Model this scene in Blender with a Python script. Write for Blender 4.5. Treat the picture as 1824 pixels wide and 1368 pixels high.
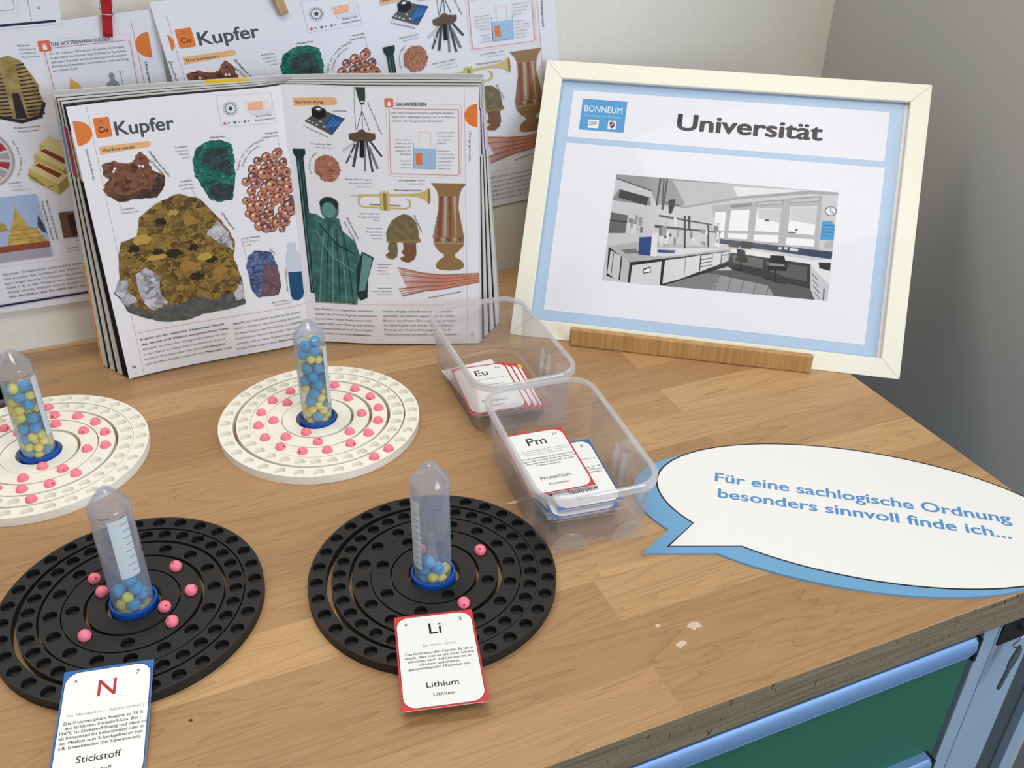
import bpy, bmesh, math, random, json
from mathutils import Vector, Matrix, noise
from math import sin, cos, pi, radians, sqrt, atan2, degrees

for o in list(bpy.data.objects):
    bpy.data.objects.remove(o)
SC = bpy.context.scene
COL = SC.collection

# ------------------------------------------------------------------ camera
# world: metres, table top at z = 0, x along the bench front, y towards the wall
CAM_ROWS = ((0.9200332, -0.3915828, 0.0142077), (-0.1951665, -0.489387, -0.8499473), (0.3397778, 0.7792068, -0.5266761))
cd = bpy.data.cameras.new('camera'); cam = bpy.data.objects.new('camera', cd); COL.objects.link(cam)
cd.sensor_width = 36.0; cd.lens = 33.2168; cd.clip_start = 0.01; cd.clip_end = 50
r_, d_, f_ = [Vector(v) for v in CAM_ROWS]
m = Matrix.Identity(4)
for i in range(3):
    m[i][0] = r_[i]; m[i][1] = -d_[i]; m[i][2] = -f_[i]
m[0][3], m[1][3], m[2][3] = 0.0, 0.0, 0.516075
cam.matrix_world = m
SC.camera = cam

# ------------------------------------------------------------------ light
w = bpy.data.worlds.new('world'); SC.world = w; w.use_nodes = True
bg = w.node_tree.nodes['Background']
bg.inputs[0].default_value = (0.86, 0.92, 1.0, 1); bg.inputs[1].default_value = 0.42

def area(name, loc, target, sx, sy, power, col):
    l = bpy.data.lights.new(name, 'AREA'); l.shape = 'RECTANGLE'; l.size = sx; l.size_y = sy; l.energy = power; l.color = col
    o = bpy.data.objects.new(name, l); COL.objects.link(o); o.location = loc
    o.rotation_euler = (Vector(target) - Vector(loc)).to_track_quat('-Z', 'Y').to_euler()
    return o
area('ceiling_lamp_by_wall', (-0.05, 0.985, 1.65), (-0.05, 0.93, 0), 1.1, 0.06, 8.5, (1.0, 0.93, 0.80))
area('ceiling_lamp', (0.25, -0.35, 1.8), (0.40, 0.35, 0), 1.2, 0.5, 15.0, (1.0, 0.90, 0.74))
area('window_daylight', (1.6, -2.1, 0.85), (0.4, 0.5, 0.05), 1.5, 1.3, 42.0, (0.70, 0.83, 1.0))
SC.view_settings.view_transform = 'Standard'; SC.view_settings.look = 'None'
SC.view_settings.gamma = 1; SC.view_settings.exposure = 0.0; SC.view_settings.use_curve_mapping = False
SC.cycles.transparent_max_bounces = 32; SC.cycles.max_bounces = 10

# ------------------------------------------------------------------ measured layout
DATA = json.loads('''{"P3H":[1.12204,-0.12022,85.02622,0.07867,0.973,64.51495],"p2_out":[[58.6,5.4],[59.3,-68.4],[-73.0,-9.8],[-10.4,-2.2],[-56.9,-280.0],[-140.1,-281.3]],"p2_icon":[[-43.6,-17.1],[-33.9,-16.4],[-34.9,-26.3],[-44.6,-25.6]],"p2_frame_o":[[-32.6,-15.8],[33.4,-15.7],[35.1,-17.2],[34.9,-67.7]],"p2_frame_o2":[[-42.2,-25.8],[-42.2,-62.1]],"p2_frame_i":[[-34.3,-23.7],[32.5,-21.1],[34.0,-23.2],[33.5,-67.5]],"p2_frame_i2":[[-40.4,-25.9],[-39.9,-62.3]],"p2_head":[[-33.3,-22.0],[17.4,-20.3],[-33.0,-18.5]],"p2_body":[[-36.8,-29.5],[28.7,-27.6],[-37.2,-45.2],[-15.5,-44.9]],"p2_nugget":[[-23.8,-51.1],[-21.4,-54.8],[-18.0,-57.2],[-14.3,-67.5],[-28.0,-67.6]],"p2_man":[[12.1,-50.0],[5.0,-66.4],[17.5,-66.8],[21.9,-50.1],[18.7,-49.8],[19.5,-70.6]],"p2_circle":[[38.3,-24.9],[51.3,-14.9],[52.6,-38.5],[39.8,-35.4]],"p2_red":[[38.2,-4.0],[40.2,-68.1]],"p2_uber":[[43.2,-42.6],[44.1,-67.0]],"p2_mask":[[-70.6,-27.0],[-78.1,-30.4],[-61.7,-33.0],[-56.0,-45.6],[-50.9,-58.5],[-55.2,-60.9],[-50.6,-74.0],[-56.5,-86.4],[-74.0,-90.3],[-87.8,-84.6],[-90.4,-80.0]],"p2_masktxt":[[-82.2,-95.5],[-59.2,-92.6],[-80.1,-98.8],[-61.4,-97.8],[-61.1,-20.0],[-51.1,-19.1],[-60.7,-29.7],[-44.8,-28.9]],"p2_bars":[[-64.8,-105.9],[-53.1,-102.8],[-43.7,-110.6],[-50.6,-130.2],[-44.7,-146.5],[-63.4,-158.2],[-80.0,-132.0],[-71.9,-117.1]],"p2_barsrib":[[-65.3,-114.8],[-61.3,-116.0],[-49.0,-128.9],[-52.7,-130.7],[-72.7,-126.0],[-68.2,-126.6],[-56.0,-142.7],[-58.8,-146.2]],"p2_plate":[[-94.5,-96.8],[-89.6,-107.6],[-89.1,-122.5],[-94.4,-135.5],[-103.0,-146.7],[-107.8,-150.7]],"p2_temple":[[-78.9,-161.7],[-77.3,-227.3],[-99.0,-231.3],[-128.0,-232.4],[-110.8,-162.8]],"p2_spire":[[-100.3,-165.0],[-100.7,-175.3],[-96.5,-185.7],[-93.9,-197.5],[-85.1,-200.6],[-81.4,-214.6],[-115.5,-214.1],[-111.9,-199.7],[-103.1,-179.8]],"p2_temtxt":[[-71.4,-169.9],[-70.6,-213.0],[-76.3,-170.8],[-74.8,-213.1],[-81.9,-143.2],[-70.8,-155.3],[-99.1,-149.5],[-84.5,-157.0]],"p2_box":[[-63.1,-184.9],[-64.4,-213.1],[-52.0,-214.2],[-50.1,-185.2]],"p2_body2":[[-129.0,-244.6],[-55.0,-242.4],[-128.6,-271.3],[-55.0,-270.6]],"p2_lines":[[-128.9,-235.7],[-51.0,-236.9]],"p1":[[-21.2,-1.5],[-19.1,17.6],[-26.1,-0.6],[-71.2,-2.4],[-30.8,10.4],[-43.5,11.1],[-37.0,18.6],[-36.5,2.0],[-68.1,10.3],[-56.6,14.7],[-65.6,20.2],[-58.1,19.7]],"pins":[[20.1,15.5],[15.7,-15.9],[172.6,7.1],[176.4,-4.9]],"discs":{"W1":{"c":[-0.1158,0.8041],"rings":{"5":[0.0,0.0,5.62],"4":[1.97,-0.32,5.65],"3":[0.89,0.13,8.62],"2":[1.65,-0.11,25.88],"1":[0.71,-1.15,96.37]},"beads":[[4,8.8,76.2],[3,14.7,56.8],[3,34.7,47.2],[2,16.4,39.6],[3,49.7,30.1],[2,39.8,17.9],[3,57.4,8.5],[3,55.9,-13.2],[2,41.2,-13.8],[3,-28.9,50.0],[2,-18.4,38.9],[1,2.4,-25.6],[2,20.1,-38.2],[3,29.6,-49.4],[2,-11.7,-40.0],[3,8.1,-56.5],[3,-13.9,-55.3],[4,-7.1,-72.8],[3,-31.1,-47.1]]},"W2":{"c":[0.1327,0.7647],"rings":{"5":[0.0,0.0,-2.73],"4":[0.9,0.04,5.53],"3":[-0.64,-0.4,-6.03],"2":[-2.13,-0.56,31.82],"1":[-3.09,0.11,55.03]},"beads":[[3,-17.2,54.7],[3,-37.1,43.7],[2,-24.4,34.4],[3,-51.5,27.0],[2,-43.6,8.4],[3,-58.6,5.5],[3,-56.4,-17.1],[2,-38.1,-22.4],[1,-18.9,-22.5],[3,-45.3,-37.1],[3,-28.5,-50.6],[2,-12.2,-41.0],[3,27.2,50.2],[3,43.8,35.9],[3,54.2,16.3],[2,33.2,21.0],[3,55.9,-7.2],[2,38.1,-10.0],[3,49.3,-27.7],[2,19.2,-35.7],[3,35.0,-45.3],[3,-7.3,-58.1],[3,15.3,-55.2],[5,43.9,-74.5],[5,28.2,-81.6]]},"B1":{"c":[-0.0524,0.5761],"rings":{"5":[0.0,0.0,4.43],"4":[1.22,-0.13,10.51],"3":[1.18,-1.13,16.12],"2":[0.46,-1.29,36.17],"1":[0.98,-1.25,-38.99]},"beads":[[2,-24.5,31.5],[1,-19.9,13.2],[2,33.8,23.4],[2,41.8,-7.9],[1,21.2,-20.4],[2,25.5,-35.6],[2,-32.9,-26.9]]},"B2":{"c":[0.1631,0.5204],"rings":{"5":[0.0,0.0,7.88],"4":[1.59,-1.22,1.8],"3":[2.4,-1.56,-9.02],"2":[1.42,-0.43,11.64],"1":[0.79,-0.52,-85.9]},"beads":[[2,41.7,8.2],[2,9.3,-41.5],[1,0.3,26.9]]}},"tubes":{"B2":{"c":[0.1625,0.5182],"beads":[["b",-5.4,-6.6,28.4],["b",1.4,-8.4,21.7],["b",-7.8,-3.3,19.4],["b",-7.9,-3.1,9.7],["y",7.9,-5.2,16.8],["y",-3.3,-8.9,14.4],["y",3.8,-8.7,11.2]]},"W2":{"c":[0.1301,0.7628],"beads":[["b",3.9,-7.6,96.5],["b",-5.4,-6.6,92.7],["b",2.3,-8.2,86.8],["b",-7.7,-3.6,82.2],["b",8.5,-0.2,73.6],["b",-6.0,-6.0,68.4],["b",4.7,-7.1,67.1],["b",-1.7,-8.3,59.9],["b",8.4,-1.5,54.5],["b",-8.0,-2.9,54.7],["b",2.2,-8.2,50.9],["b",-2.1,-8.2,42.2],["b",8.4,-1.2,25.7],["b",-5.8,-6.2,33.3],["b",-1.4,-8.4,15.8],["y",9.3,-1.8,83.0],["y",-1.8,-9.3,79.1],["y",-8.7,-3.9,46.0],["y",7.9,-5.2,41.6],["y",3.9,-8.6,35.9],["y",0.9,-9.5,28.8],["y",-5.3,-7.9,24.4],["y",4.7,-8.3,22.0],["y",9.4,-1.6,10.7],["y",-7.5,-5.8,10.1],["y",5.2,-8.0,9.0],["y",-9.4,1.5,25.0],["y",-9.4,1.6,10.5],["y",5.0,5.1,83.2],["b",-7.4,4.2,42.9],["y",3.4,5.7,24.0],["y",2.8,7.4,76.1],["y",-5.2,2.5,32.5],["y",-0.2,-1.9,77.4],["b",0.5,3.0,68.9],["b",1.2,7.0,15.7],["b",0.9,5.9,47.7],["b",-3.4,3.8,86.9],["y",2.7,-0.8,61.2],["b",6.4,5.4,36.9],["y",-6.2,7.2,6.1],["y",-8.2,-3.6,18.5],["y",8.8,3.6,18.4],["y",1.7,-1.0,11.9],["b",-1.1,7.8,59.3],["y",-4.1,7.5,25.8],["b",5.6,5.5,7.1],["y",-8.2,3.2,70.8],["y",-1.9,8.2,37.3],["y",-4.8,8.2,77.6],["y",8.1,1.1,46.2],["y",-7.7,3.2,62.8],["y",-1.9,-9.3,6.1],["y",5.4,-7.8,76.7],["y",1.8,-0.4,41.7],["y",9.0,-3.0,34.3],["y",2.0,-1.3,19.7],["y",-7.4,5.9,16.6],["y",-6.3,5.5,52.7],["y",-1.9,-1.2,26.4],["y",6.5,7.0,63.7],["y",1.4,-1.3,34.0],["y",9.5,-0.1,64.9],["y",4.9,-0.1,89.2],["y",4.2,8.0,90.4],["y",1.7,9.3,30.6]]},"W1":{"c":[-0.1144,0.8009],"beads":[["b",4.5,-7.2,82.9],["b",8.2,2.2,71.8],["b",-1.7,-8.3,72.8],["b",3.5,-7.8,63.9],["b",3.5,-7.7,49.7],["b",8.5,0.5,38.7],["b",8.5,0.7,48.5],["b",3.5,-7.8,39.9],["b",-6.1,-6.0,39.6],["b",8.4,1.3,28.5],["b",-7.0,-4.8,28.7],["b",7.4,-4.1,11.3],["b",-6.9,-4.9,12.2],["y",-4.0,-8.6,81.3],["y",6.9,-6.5,71.9],["y",9.4,1.3,63.2],["y",9.0,-3.1,56.8],["y",-4.9,-8.1,52.2],["y",-4.3,-8.5,59.9],["y",-0.5,-9.5,32.1],["y",6.8,-6.7,31.9],["y",7.1,-6.3,24.2],["y",9.0,3.1,16.0],["y",1.7,-9.3,19.6],["y",-5.8,-7.5,20.5],["y",0.6,-9.5,11.9],["b",-6.1,4.3,51.1],["y",-2.3,-1.0,60.8],["b",-0.6,1.1,35.3],["y",3.0,7.8,31.0],["b",-4.1,4.3,26.8],["y",-3.3,7.7,12.1],["b",-1.6,3.3,68.5],["y",0.9,1.1,76.6],["y",7.4,4.5,56.4],["y",1.0,-1.2,6.1],["b",0.2,0.5,16.0],["b",-8.1,-2.2,76.9],["y",-0.3,9.5,47.1],["y",-6.7,6.3,74.9],["y",3.5,8.6,15.7],["y",-7.3,-3.6,66.6],["y",-2.3,8.4,61.4],["y",7.0,5.8,9.0],["y",-0.4,1.3,44.2],["y",-6.9,6.5,18.9],["y",0.1,-2.9,24.1],["y",-9.0,3.1,36.2],["y",-5.5,3.0,6.3],["y",-9.4,1.0,43.7],["y",-9.2,2.2,61.8],["y",-4.3,7.2,40.9],["y",1.5,9.4,54.7],["y",0.8,-0.5,53.7],["y",-9.0,-2.6,55.7],["y",2.3,9.2,23.4],["y",-9.5,-0.7,20.4],["y",1.7,8.9,76.2],["y",5.2,8.0,41.8]]},"B1":{"c":[-0.051,0.5733],"beads":[["b",1.5,-8.4,37.8],["b",-7.9,-3.1,25.4],["b",4.0,-7.5,28.4],["b",0.1,-8.5,14.2],["b",7.9,3.2,12.9],["b",6.9,-4.3,19.7],["y",-8.0,-5.1,14.0],["y",9.3,-2.0,6.1],["y",4.8,-8.2,6.6],["y",-8.7,-3.9,6.4],["y",-2.4,-9.2,22.5],["y",-2.9,-9.0,6.1]]}},"lab":[[0.8,[[95.7,195.8],[338.7,196.6],[340.4,76.4],[95.0,73.0]]],[0.62,[[95.7,195.8],[248.4,196.7],[219.5,187.9],[169.2,164.6],[144.6,165.5],[136.5,180.6],[96.3,191.3]]],[0.74,[[159.5,193.7],[248.4,196.4],[307.5,195.8],[232.2,182.1],[176.4,168.4]]],[0.9,[[226.3,193.2],[338.7,196.6],[307.5,195.8],[232.2,182.1]]],[0.3,[[97.0,191.7],[138.0,181.0],[137.4,179.7],[96.7,190.4]]],[0.55,[[94.6,167.3],[101.0,179.0],[137.5,172.7],[138.7,163.4],[94.9,165.7]]],[0.25,[[102.6,178.8],[135.2,172.5],[134.1,162.9],[101.4,169.5]]],[0.78,[[95.7,165.5],[132.8,161.2],[145.1,160.8],[147.1,145.2],[93.6,151.3]]],[0.42,[[93.5,152.1],[114.8,150.1],[114.3,129.4],[95.1,127.6]]],[0.22,[[94.6,143.4],[114.9,143.0],[114.8,141.4],[94.5,141.5]]],[0.3,[[144.7,195.5],[147.0,195.4],[146.3,164.1],[144.0,163.8]]],[0.3,[[148.5,195.6],[150.5,195.6],[152.9,159.9],[151.1,159.8]]],[0.3,[[152.4,195.6],[154.4,195.6],[153.7,160.0],[151.7,159.8]]],[0.12,[[159.1,172.3],[165.1,172.9],[165.3,165.8],[162.6,156.1],[159.5,156.6],[157.9,169.8]]],[0.3,[[150.2,169.9],[172.1,166.4],[172.2,165.2],[150.4,168.4]]],[0.66,[[169.2,164.6],[232.2,182.1],[309.0,195.9],[338.7,196.3],[339.1,193.2],[309.4,192.1],[234.0,179.1],[175.4,163.6]]],[0.72,[[205.1,169.4],[322.5,191.7],[324.9,131.5],[218.6,132.5]]],[0.97,[[210.4,162.9],[222.3,164.0],[222.6,142.3],[211.5,143.5]]],[0.97,[[227.3,166.0],[247.2,168.7],[247.8,144.7],[227.0,143.4]]],[0.97,[[255.1,170.6],[280.6,174.1],[280.9,146.3],[255.1,145.4]]],[0.97,[[290.0,175.7],[318.1,179.1],[318.8,146.9],[290.4,146.5]]],[0.95,[[227.4,140.4],[248.1,141.6],[248.1,135.4],[227.3,134.9]]],[0.95,[[254.8,141.5],[281.2,143.3],[281.5,134.8],[254.9,134.5]]],[0.95,[[289.5,141.8],[319.6,142.4],[320.0,134.3],[289.7,133.3]]],[0.95,[[218.3,141.1],[222.7,141.5],[222.8,134.5],[218.3,134.8]]],[0.8,[[255.9,170.2],[280.4,173.6],[281.2,156.4],[267.5,159.7],[256.9,159.5]]],[0.78,[[290.5,175.4],[317.6,178.5],[319.0,158.4],[304.2,160.1],[291.3,160.4]]],[0.55,[[288.2,184.8],[320.5,190.5],[320.7,185.0],[288.6,179.4]]],[0.55,[[253.3,177.7],[281.8,183.0],[281.9,178.0],[253.5,173.6]]],[0.55,[[226.6,172.2],[248.8,176.6],[248.9,172.7],[226.7,168.6]]],[0.76,[[289.2,184.0],[319.6,189.5],[319.7,185.6],[289.3,180.3]]],[0.76,[[254.2,177.1],[280.9,182.0],[281.0,178.7],[254.2,174.4]]],[0.15,[[263.5,158.6],[266.8,159.9],[270.3,158.7],[267.1,157.2]]],[0.3,[[291.0,148.1],[298.9,148.8],[299.1,147.0],[291.1,146.5]]],[0.3,[[297.9,151.8],[300.8,152.1],[300.7,149.8],[298.1,149.5]]],[0.82,[[322.5,191.7],[339.1,193.2],[340.4,122.4],[324.9,131.5]]],[0.45,[[339.3,175.6],[339.1,173.8],[338.3,172.2],[336.8,170.8],[335.0,169.9],[332.9,169.6],[330.8,169.8],[328.9,170.6],[327.4,171.9],[326.5,173.5],[326.3,175.3],[326.9,177.1],[328.0,178.7],[329.7,179.8],[331.7,180.4],[333.8,180.5],[335.8,179.9],[337.5,178.9],[338.7,177.4]]],[0.88,[[338.0,175.5],[337.9,174.1],[337.2,172.7],[336.0,171.6],[334.6,170.9],[332.9,170.6],[331.2,170.8],[329.7,171.5],[328.5,172.5],[327.8,173.8],[327.6,175.3],[328.0,176.7],[329.0,177.9],[330.3,178.9],[331.9,179.4],[333.6,179.4],[335.2,179.0],[336.6,178.1],[337.5,176.9]]],[0.2,[[332.2,178.3],[332.9,178.4],[333.3,174.8],[336.2,173.5],[336.0,172.7],[332.5,174.2]]],["blue",[[325.0,163.6],[338.9,164.6],[339.6,142.8],[325.1,142.5]]],["yellow",[[335.0,164.2],[338.9,164.6],[339.2,159.6]]],[0.68,[[330.4,141.2],[338.9,142.0],[339.3,134.4],[330.4,133.9]]],["navy",[[325.9,159.1],[338.4,159.5],[338.5,158.9],[326.0,158.5]]],["navy",[[325.9,155.3],[338.4,155.7],[338.5,155.1],[326.0,154.6]]],["navy",[[325.9,151.4],[338.4,151.9],[338.5,151.3],[325.9,150.8]]],["navy",[[325.9,147.6],[338.4,148.1],[338.5,147.5],[325.9,147.0]]],["navy",[[218.5,133.0],[339.5,130.6],[339.7,122.3],[219.1,127.9]]],[0.85,[[282.7,130.3],[285.9,130.4],[286.1,127.6],[283.0,127.6]]],[0.85,[[288.8,130.9],[292.0,131.0],[292.2,128.2],[289.1,128.2]]],[0.85,[[294.7,130.3],[303.5,130.3],[303.6,127.2],[294.9,127.3]]],[0.88,[[231.7,123.0],[253.9,123.6],[323.4,119.1],[318.1,114.8],[232.1,119.1]]],[0.2,[[232.1,119.1],[318.1,114.8],[321.1,87.7],[239.1,98.2],[231.0,103.5]]],[0.4,[[235.4,117.1],[268.3,115.1],[268.8,104.3],[236.4,108.0]]],[0.33,[[271.4,113.8],[315.6,111.5],[315.9,95.5],[293.8,97.7],[272.5,104.0]]],[0.15,[[242.4,133.3],[254.3,132.9],[253.8,125.2],[242.6,124.8]]],[0.3,[[229.0,130.4],[241.2,130.9],[241.1,125.4],[229.2,125.0]]],[0.36,[[198.9,95.6],[237.4,99.6],[321.1,87.7],[326.8,76.1],[216.5,74.2],[162.0,74.6]]],[0.62,[[220.3,93.2],[276.0,86.7],[284.6,75.4],[216.5,74.2]]],[0.5,[[199.3,92.5],[223.2,93.5],[216.5,74.5],[165.0,74.9]]],[0.3,[[223.2,93.5],[223.8,93.5],[219.5,74.5],[218.8,74.4]]],[0.3,[[236.8,92.1],[237.4,92.2],[233.7,74.7],[232.9,74.6]]],[0.3,[[250.4,90.7],[251.0,90.8],[247.8,74.8],[247.1,74.7]]],[0.3,[[263.9,89.4],[264.4,89.5],[261.9,74.9],[261.1,74.8]]],[0.3,[[277.3,88.1],[277.9,88.1],[275.8,75.0],[275.1,75.0]]],[0.1,[[238.2,124.4],[247.3,123.0],[250.0,113.2],[240.4,112.2]]],[0.12,[[238.0,113.5],[252.7,115.0],[251.1,109.5],[238.5,109.7]]],[0.1,[[243.5,111.0],[245.3,111.2],[246.3,100.5],[244.5,100.3]]],[0.1,[[238.6,102.0],[253.5,102.0],[253.6,100.9],[238.8,100.6]]],[0.08,[[275.0,120.4],[289.6,121.1],[292.9,112.2],[274.5,111.9]]],[0.55,[[274.3,111.4],[292.2,111.7],[291.2,107.4],[275.3,107.8]]],[0.12,[[272.7,108.6],[294.6,109.3],[293.7,104.6],[274.0,103.4]]],[0.08,[[281.3,104.1],[283.5,104.3],[284.3,90.6],[282.2,90.4]]],[0.1,[[269.8,95.2],[294.6,91.0],[294.4,89.7],[269.7,94.0]]],[0.15,[[291.0,115.8],[294.7,115.4],[294.6,110.1],[290.9,110.5]]],[0.92,[[321.9,119.7],[339.2,122.3],[341.4,93.6],[321.5,109.8],[318.1,114.8]]],[0.15,[[326.5,117.6],[339.1,118.4],[339.5,109.4],[327.9,111.2]]],[0.8,[[318.2,114.0],[339.5,91.2],[339.7,76.8],[326.8,76.1]]],[0.2,[[320.6,105.1],[327.1,99.0],[327.2,97.9],[320.7,104.1]]],[0.2,[[322.2,98.4],[329.1,91.9],[329.2,90.8],[322.4,97.4]]],[0.2,[[323.9,91.8],[331.0,84.8],[331.1,83.7],[324.0,90.7]]],[0.2,[[325.5,85.1],[332.9,77.7],[333.1,76.7],[325.6,84.1]]],[0.2,[[334.6,89.9],[336.0,89.3],[336.8,76.5],[335.4,76.3]]],[0.12,[[97.8,112.0],[123.7,98.0],[230.9,122.9],[232.5,103.7],[163.5,74.8],[125.2,73.8],[99.7,79.0]]],[0.7,[[96.7,112.7],[133.1,121.8],[231.6,123.4],[231.9,121.0],[160.5,104.9],[123.8,97.0]]],[0.86,[[133.9,115.6],[231.6,123.4],[161.0,107.0],[145.7,107.3]]],[0.45,[[112.0,110.6],[128.0,113.1],[133.2,108.4],[118.0,106.1]]],[0.84,[[126.6,93.6],[158.7,101.6],[159.7,74.4],[126.8,74.0]]],[0.86,[[162.3,103.1],[184.1,108.1],[185.0,85.6],[162.5,76.5]]],[0.84,[[184.8,108.5],[199.9,112.5],[200.6,94.2],[185.4,86.1]]],[0.84,[[201.4,112.6],[213.1,115.7],[214.1,101.0],[201.8,94.3]]],[0.84,[[213.5,116.0],[222.5,118.2],[222.6,105.0],[214.1,100.6]]],[0.82,[[223.3,118.2],[230.5,120.2],[231.0,109.7],[223.6,105.1]]],[0.15,[[201.3,108.3],[213.5,111.7],[213.5,110.7],[201.3,107.2]]],[0.15,[[201.8,104.3],[214.0,107.8],[214.0,106.9],[201.8,103.2]]],[0.15,[[202.3,100.3],[214.5,104.0],[214.4,103.1],[202.2,99.2]]],[0.15,[[223.3,115.1],[230.9,117.1],[231.0,116.4],[223.4,114.2]]],[0.8,[[100.6,108.3],[113.0,103.3],[113.6,74.2],[100.1,82.2]]],[0.12,[[104.0,106.3],[104.8,106.1],[104.9,81.1],[104.1,81.4]]],[0.75,[[114.5,103.4],[123.6,96.5],[124.0,73.7],[115.2,73.6]]],[0.12,[[139.3,91.0],[147.3,94.6],[148.4,88.0],[140.2,85.6]]],[0.95,[[140.2,89.8],[146.8,93.0],[147.5,89.0],[140.7,86.8]]],[0.28,[[146.0,142.0],[219.1,140.8],[219.2,139.3],[146.3,138.8]]],[0.28,[[149.1,154.1],[209.1,148.7],[209.3,147.2],[149.4,151.7]]],[0.2,[[176.5,155.1],[178.8,155.3],[183.2,118.9],[180.9,118.7]]],[0.2,[[203.5,147.4],[205.5,147.6],[208.4,123.0],[206.5,122.8]]],[0.25,[[181.0,155.5],[184.0,155.8],[185.5,141.0],[182.8,140.8]]],["blue2",[[130.7,126.3],[144.6,128.4],[145.8,106.6],[131.9,106.7]]],[0.9,[[144.1,132.3],[150.9,133.0],[151.9,106.4],[145.5,106.5]]],["blue2",[[152.5,114.3],[172.2,115.5],[171.1,112.2],[152.9,111.2]]],[0.6,[[155.1,138.9],[157.1,138.6],[157.8,131.3],[155.8,131.1]]],[0.6,[[118.0,145.9],[122.3,145.8],[123.0,136.5],[118.9,136.1]]],[0.6,[[214.8,131.6],[217.2,131.4],[217.6,125.8],[215.2,125.6]]],[0.9,[[124.9,146.5],[127.5,146.3],[128.0,140.8],[125.3,140.6]]],[0.85,[[120.3,135.9],[124.8,135.8],[125.3,128.8],[121.0,128.4]]],[0.35,[[161.5,134.0],[165.8,133.9],[165.8,130.2],[161.7,129.8]]],[0.5,[[122.7,145.0],[125.7,144.8],[126.7,134.3],[123.8,134.0]]],[0.6,[[213.1,141.9],[216.0,141.7],[216.7,133.2],[213.8,132.9]]],[0.5,[[168.5,129.6],[171.2,129.4],[171.8,121.9],[169.1,121.7]]],[0.6,[[151.4,140.6],[155.4,140.5],[156.2,130.8],[152.4,130.4]]],[0.9,[[214.7,141.0],[217.0,140.7],[217.7,132.8],[215.4,132.6]]],[0.5,[[185.7,138.5],[188.3,138.3],[189.0,130.7],[186.4,130.5]]],[0.9,[[158.4,136.0],[162.7,136.0],[163.6,125.6],[159.4,125.2]]],[0.9,[[150.9,138.7],[152.9,138.5],[153.8,129.9],[151.7,129.7]]],[0.9,[[188.9,131.8],[191.7,131.7],[191.9,128.0],[189.1,127.7]]],[0.35,[[157.7,131.9],[160.3,131.7],[160.9,125.4],[158.3,125.2]]],[0.6,[[199.1,128.6],[202.4,128.4],[202.5,124.8],[199.3,124.5]]],[0.6,[[201.8,128.2],[204.1,128.0],[204.3,124.2],[202.1,124.0]]],[0.85,[[121.4,140.8],[125.8,140.7],[126.4,132.0],[122.3,131.6]]],[0.85,[[130.2,135.9],[134.9,135.9],[135.2,130.0],[130.7,129.6]]],[0.6,[[126.8,149.1],[131.1,149.0],[131.8,139.9],[127.7,139.5]]],[0.9,[[216.1,128.0],[220.0,128.0],[220.0,124.2],[216.3,123.9]]],[0.85,[[153.5,124.9],[157.5,124.9],[157.9,118.2],[154.1,117.8]]],[0.6,[[170.8,138.5],[173.1,138.3],[173.8,130.6],[171.5,130.4]]],[0.9,[[152.6,129.5],[157.2,129.4],[157.3,124.6],[153.0,124.1]]],[0.9,[[213.9,128.7],[217.1,128.6],[217.2,124.6],[214.2,124.3]]],[0.35,[[151.1,140.5],[153.3,140.2],[154.2,130.7],[152.1,130.5]]],[0.85,[[115.9,144.6],[118.4,144.3],[119.5,134.0],[116.9,133.7]]],[0.6,[[154.9,140.0],[159.6,139.9],[160.2,130.9],[155.8,130.5]]],[0.6,[[197.1,142.1],[201.6,142.0],[201.7,137.2],[197.5,136.8]]],[0.5,[[116.3,146.7],[120.8,146.7],[121.0,142.0],[116.6,141.5]]],[0.9,[[159.3,127.7],[161.2,127.4],[161.7,121.8],[159.7,121.6]]],[0.6,[[123.2,151.4],[125.8,151.1],[126.7,141.7],[124.1,141.5]]],[0.85,[[156.3,128.0],[160.0,127.9],[160.3,122.3],[156.7,121.9]]],[0.5,[[130.0,138.2],[133.8,138.1],[134.2,131.5],[130.6,131.2]]],[0.9,[[202.6,141.3],[204.7,141.0],[205.1,136.6],[202.9,136.4]]],[0.88,[[155.9,146.7],[158.3,146.6],[158.9,140.7],[156.6,140.8]]],[0.7,[[156.3,147.4],[158.7,147.3],[159.3,141.4],[157.0,141.5]]],[0.88,[[166.0,152.7],[168.5,152.6],[169.0,146.7],[166.7,146.8]]],[0.88,[[167.2,147.7],[169.7,147.6],[170.2,141.7],[167.9,141.8]]],[0.88,[[167.0,151.3],[169.4,151.2],[170.0,145.3],[167.7,145.4]]],[0.7,[[213.6,150.8],[216.0,150.8],[216.6,144.9],[214.3,145.0]]],[0.88,[[214.6,148.6],[217.0,148.6],[217.6,142.7],[215.3,142.8]]],[0.5,[[213.3,147.3],[215.7,147.2],[216.2,141.3],[214.0,141.4]]],[0.7,[[206.8,146.3],[209.2,146.2],[209.8,140.4],[207.5,140.5]]],[0.5,[[210.8,147.2],[213.2,147.1],[213.8,141.2],[211.5,141.3]]]]}''')

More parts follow.
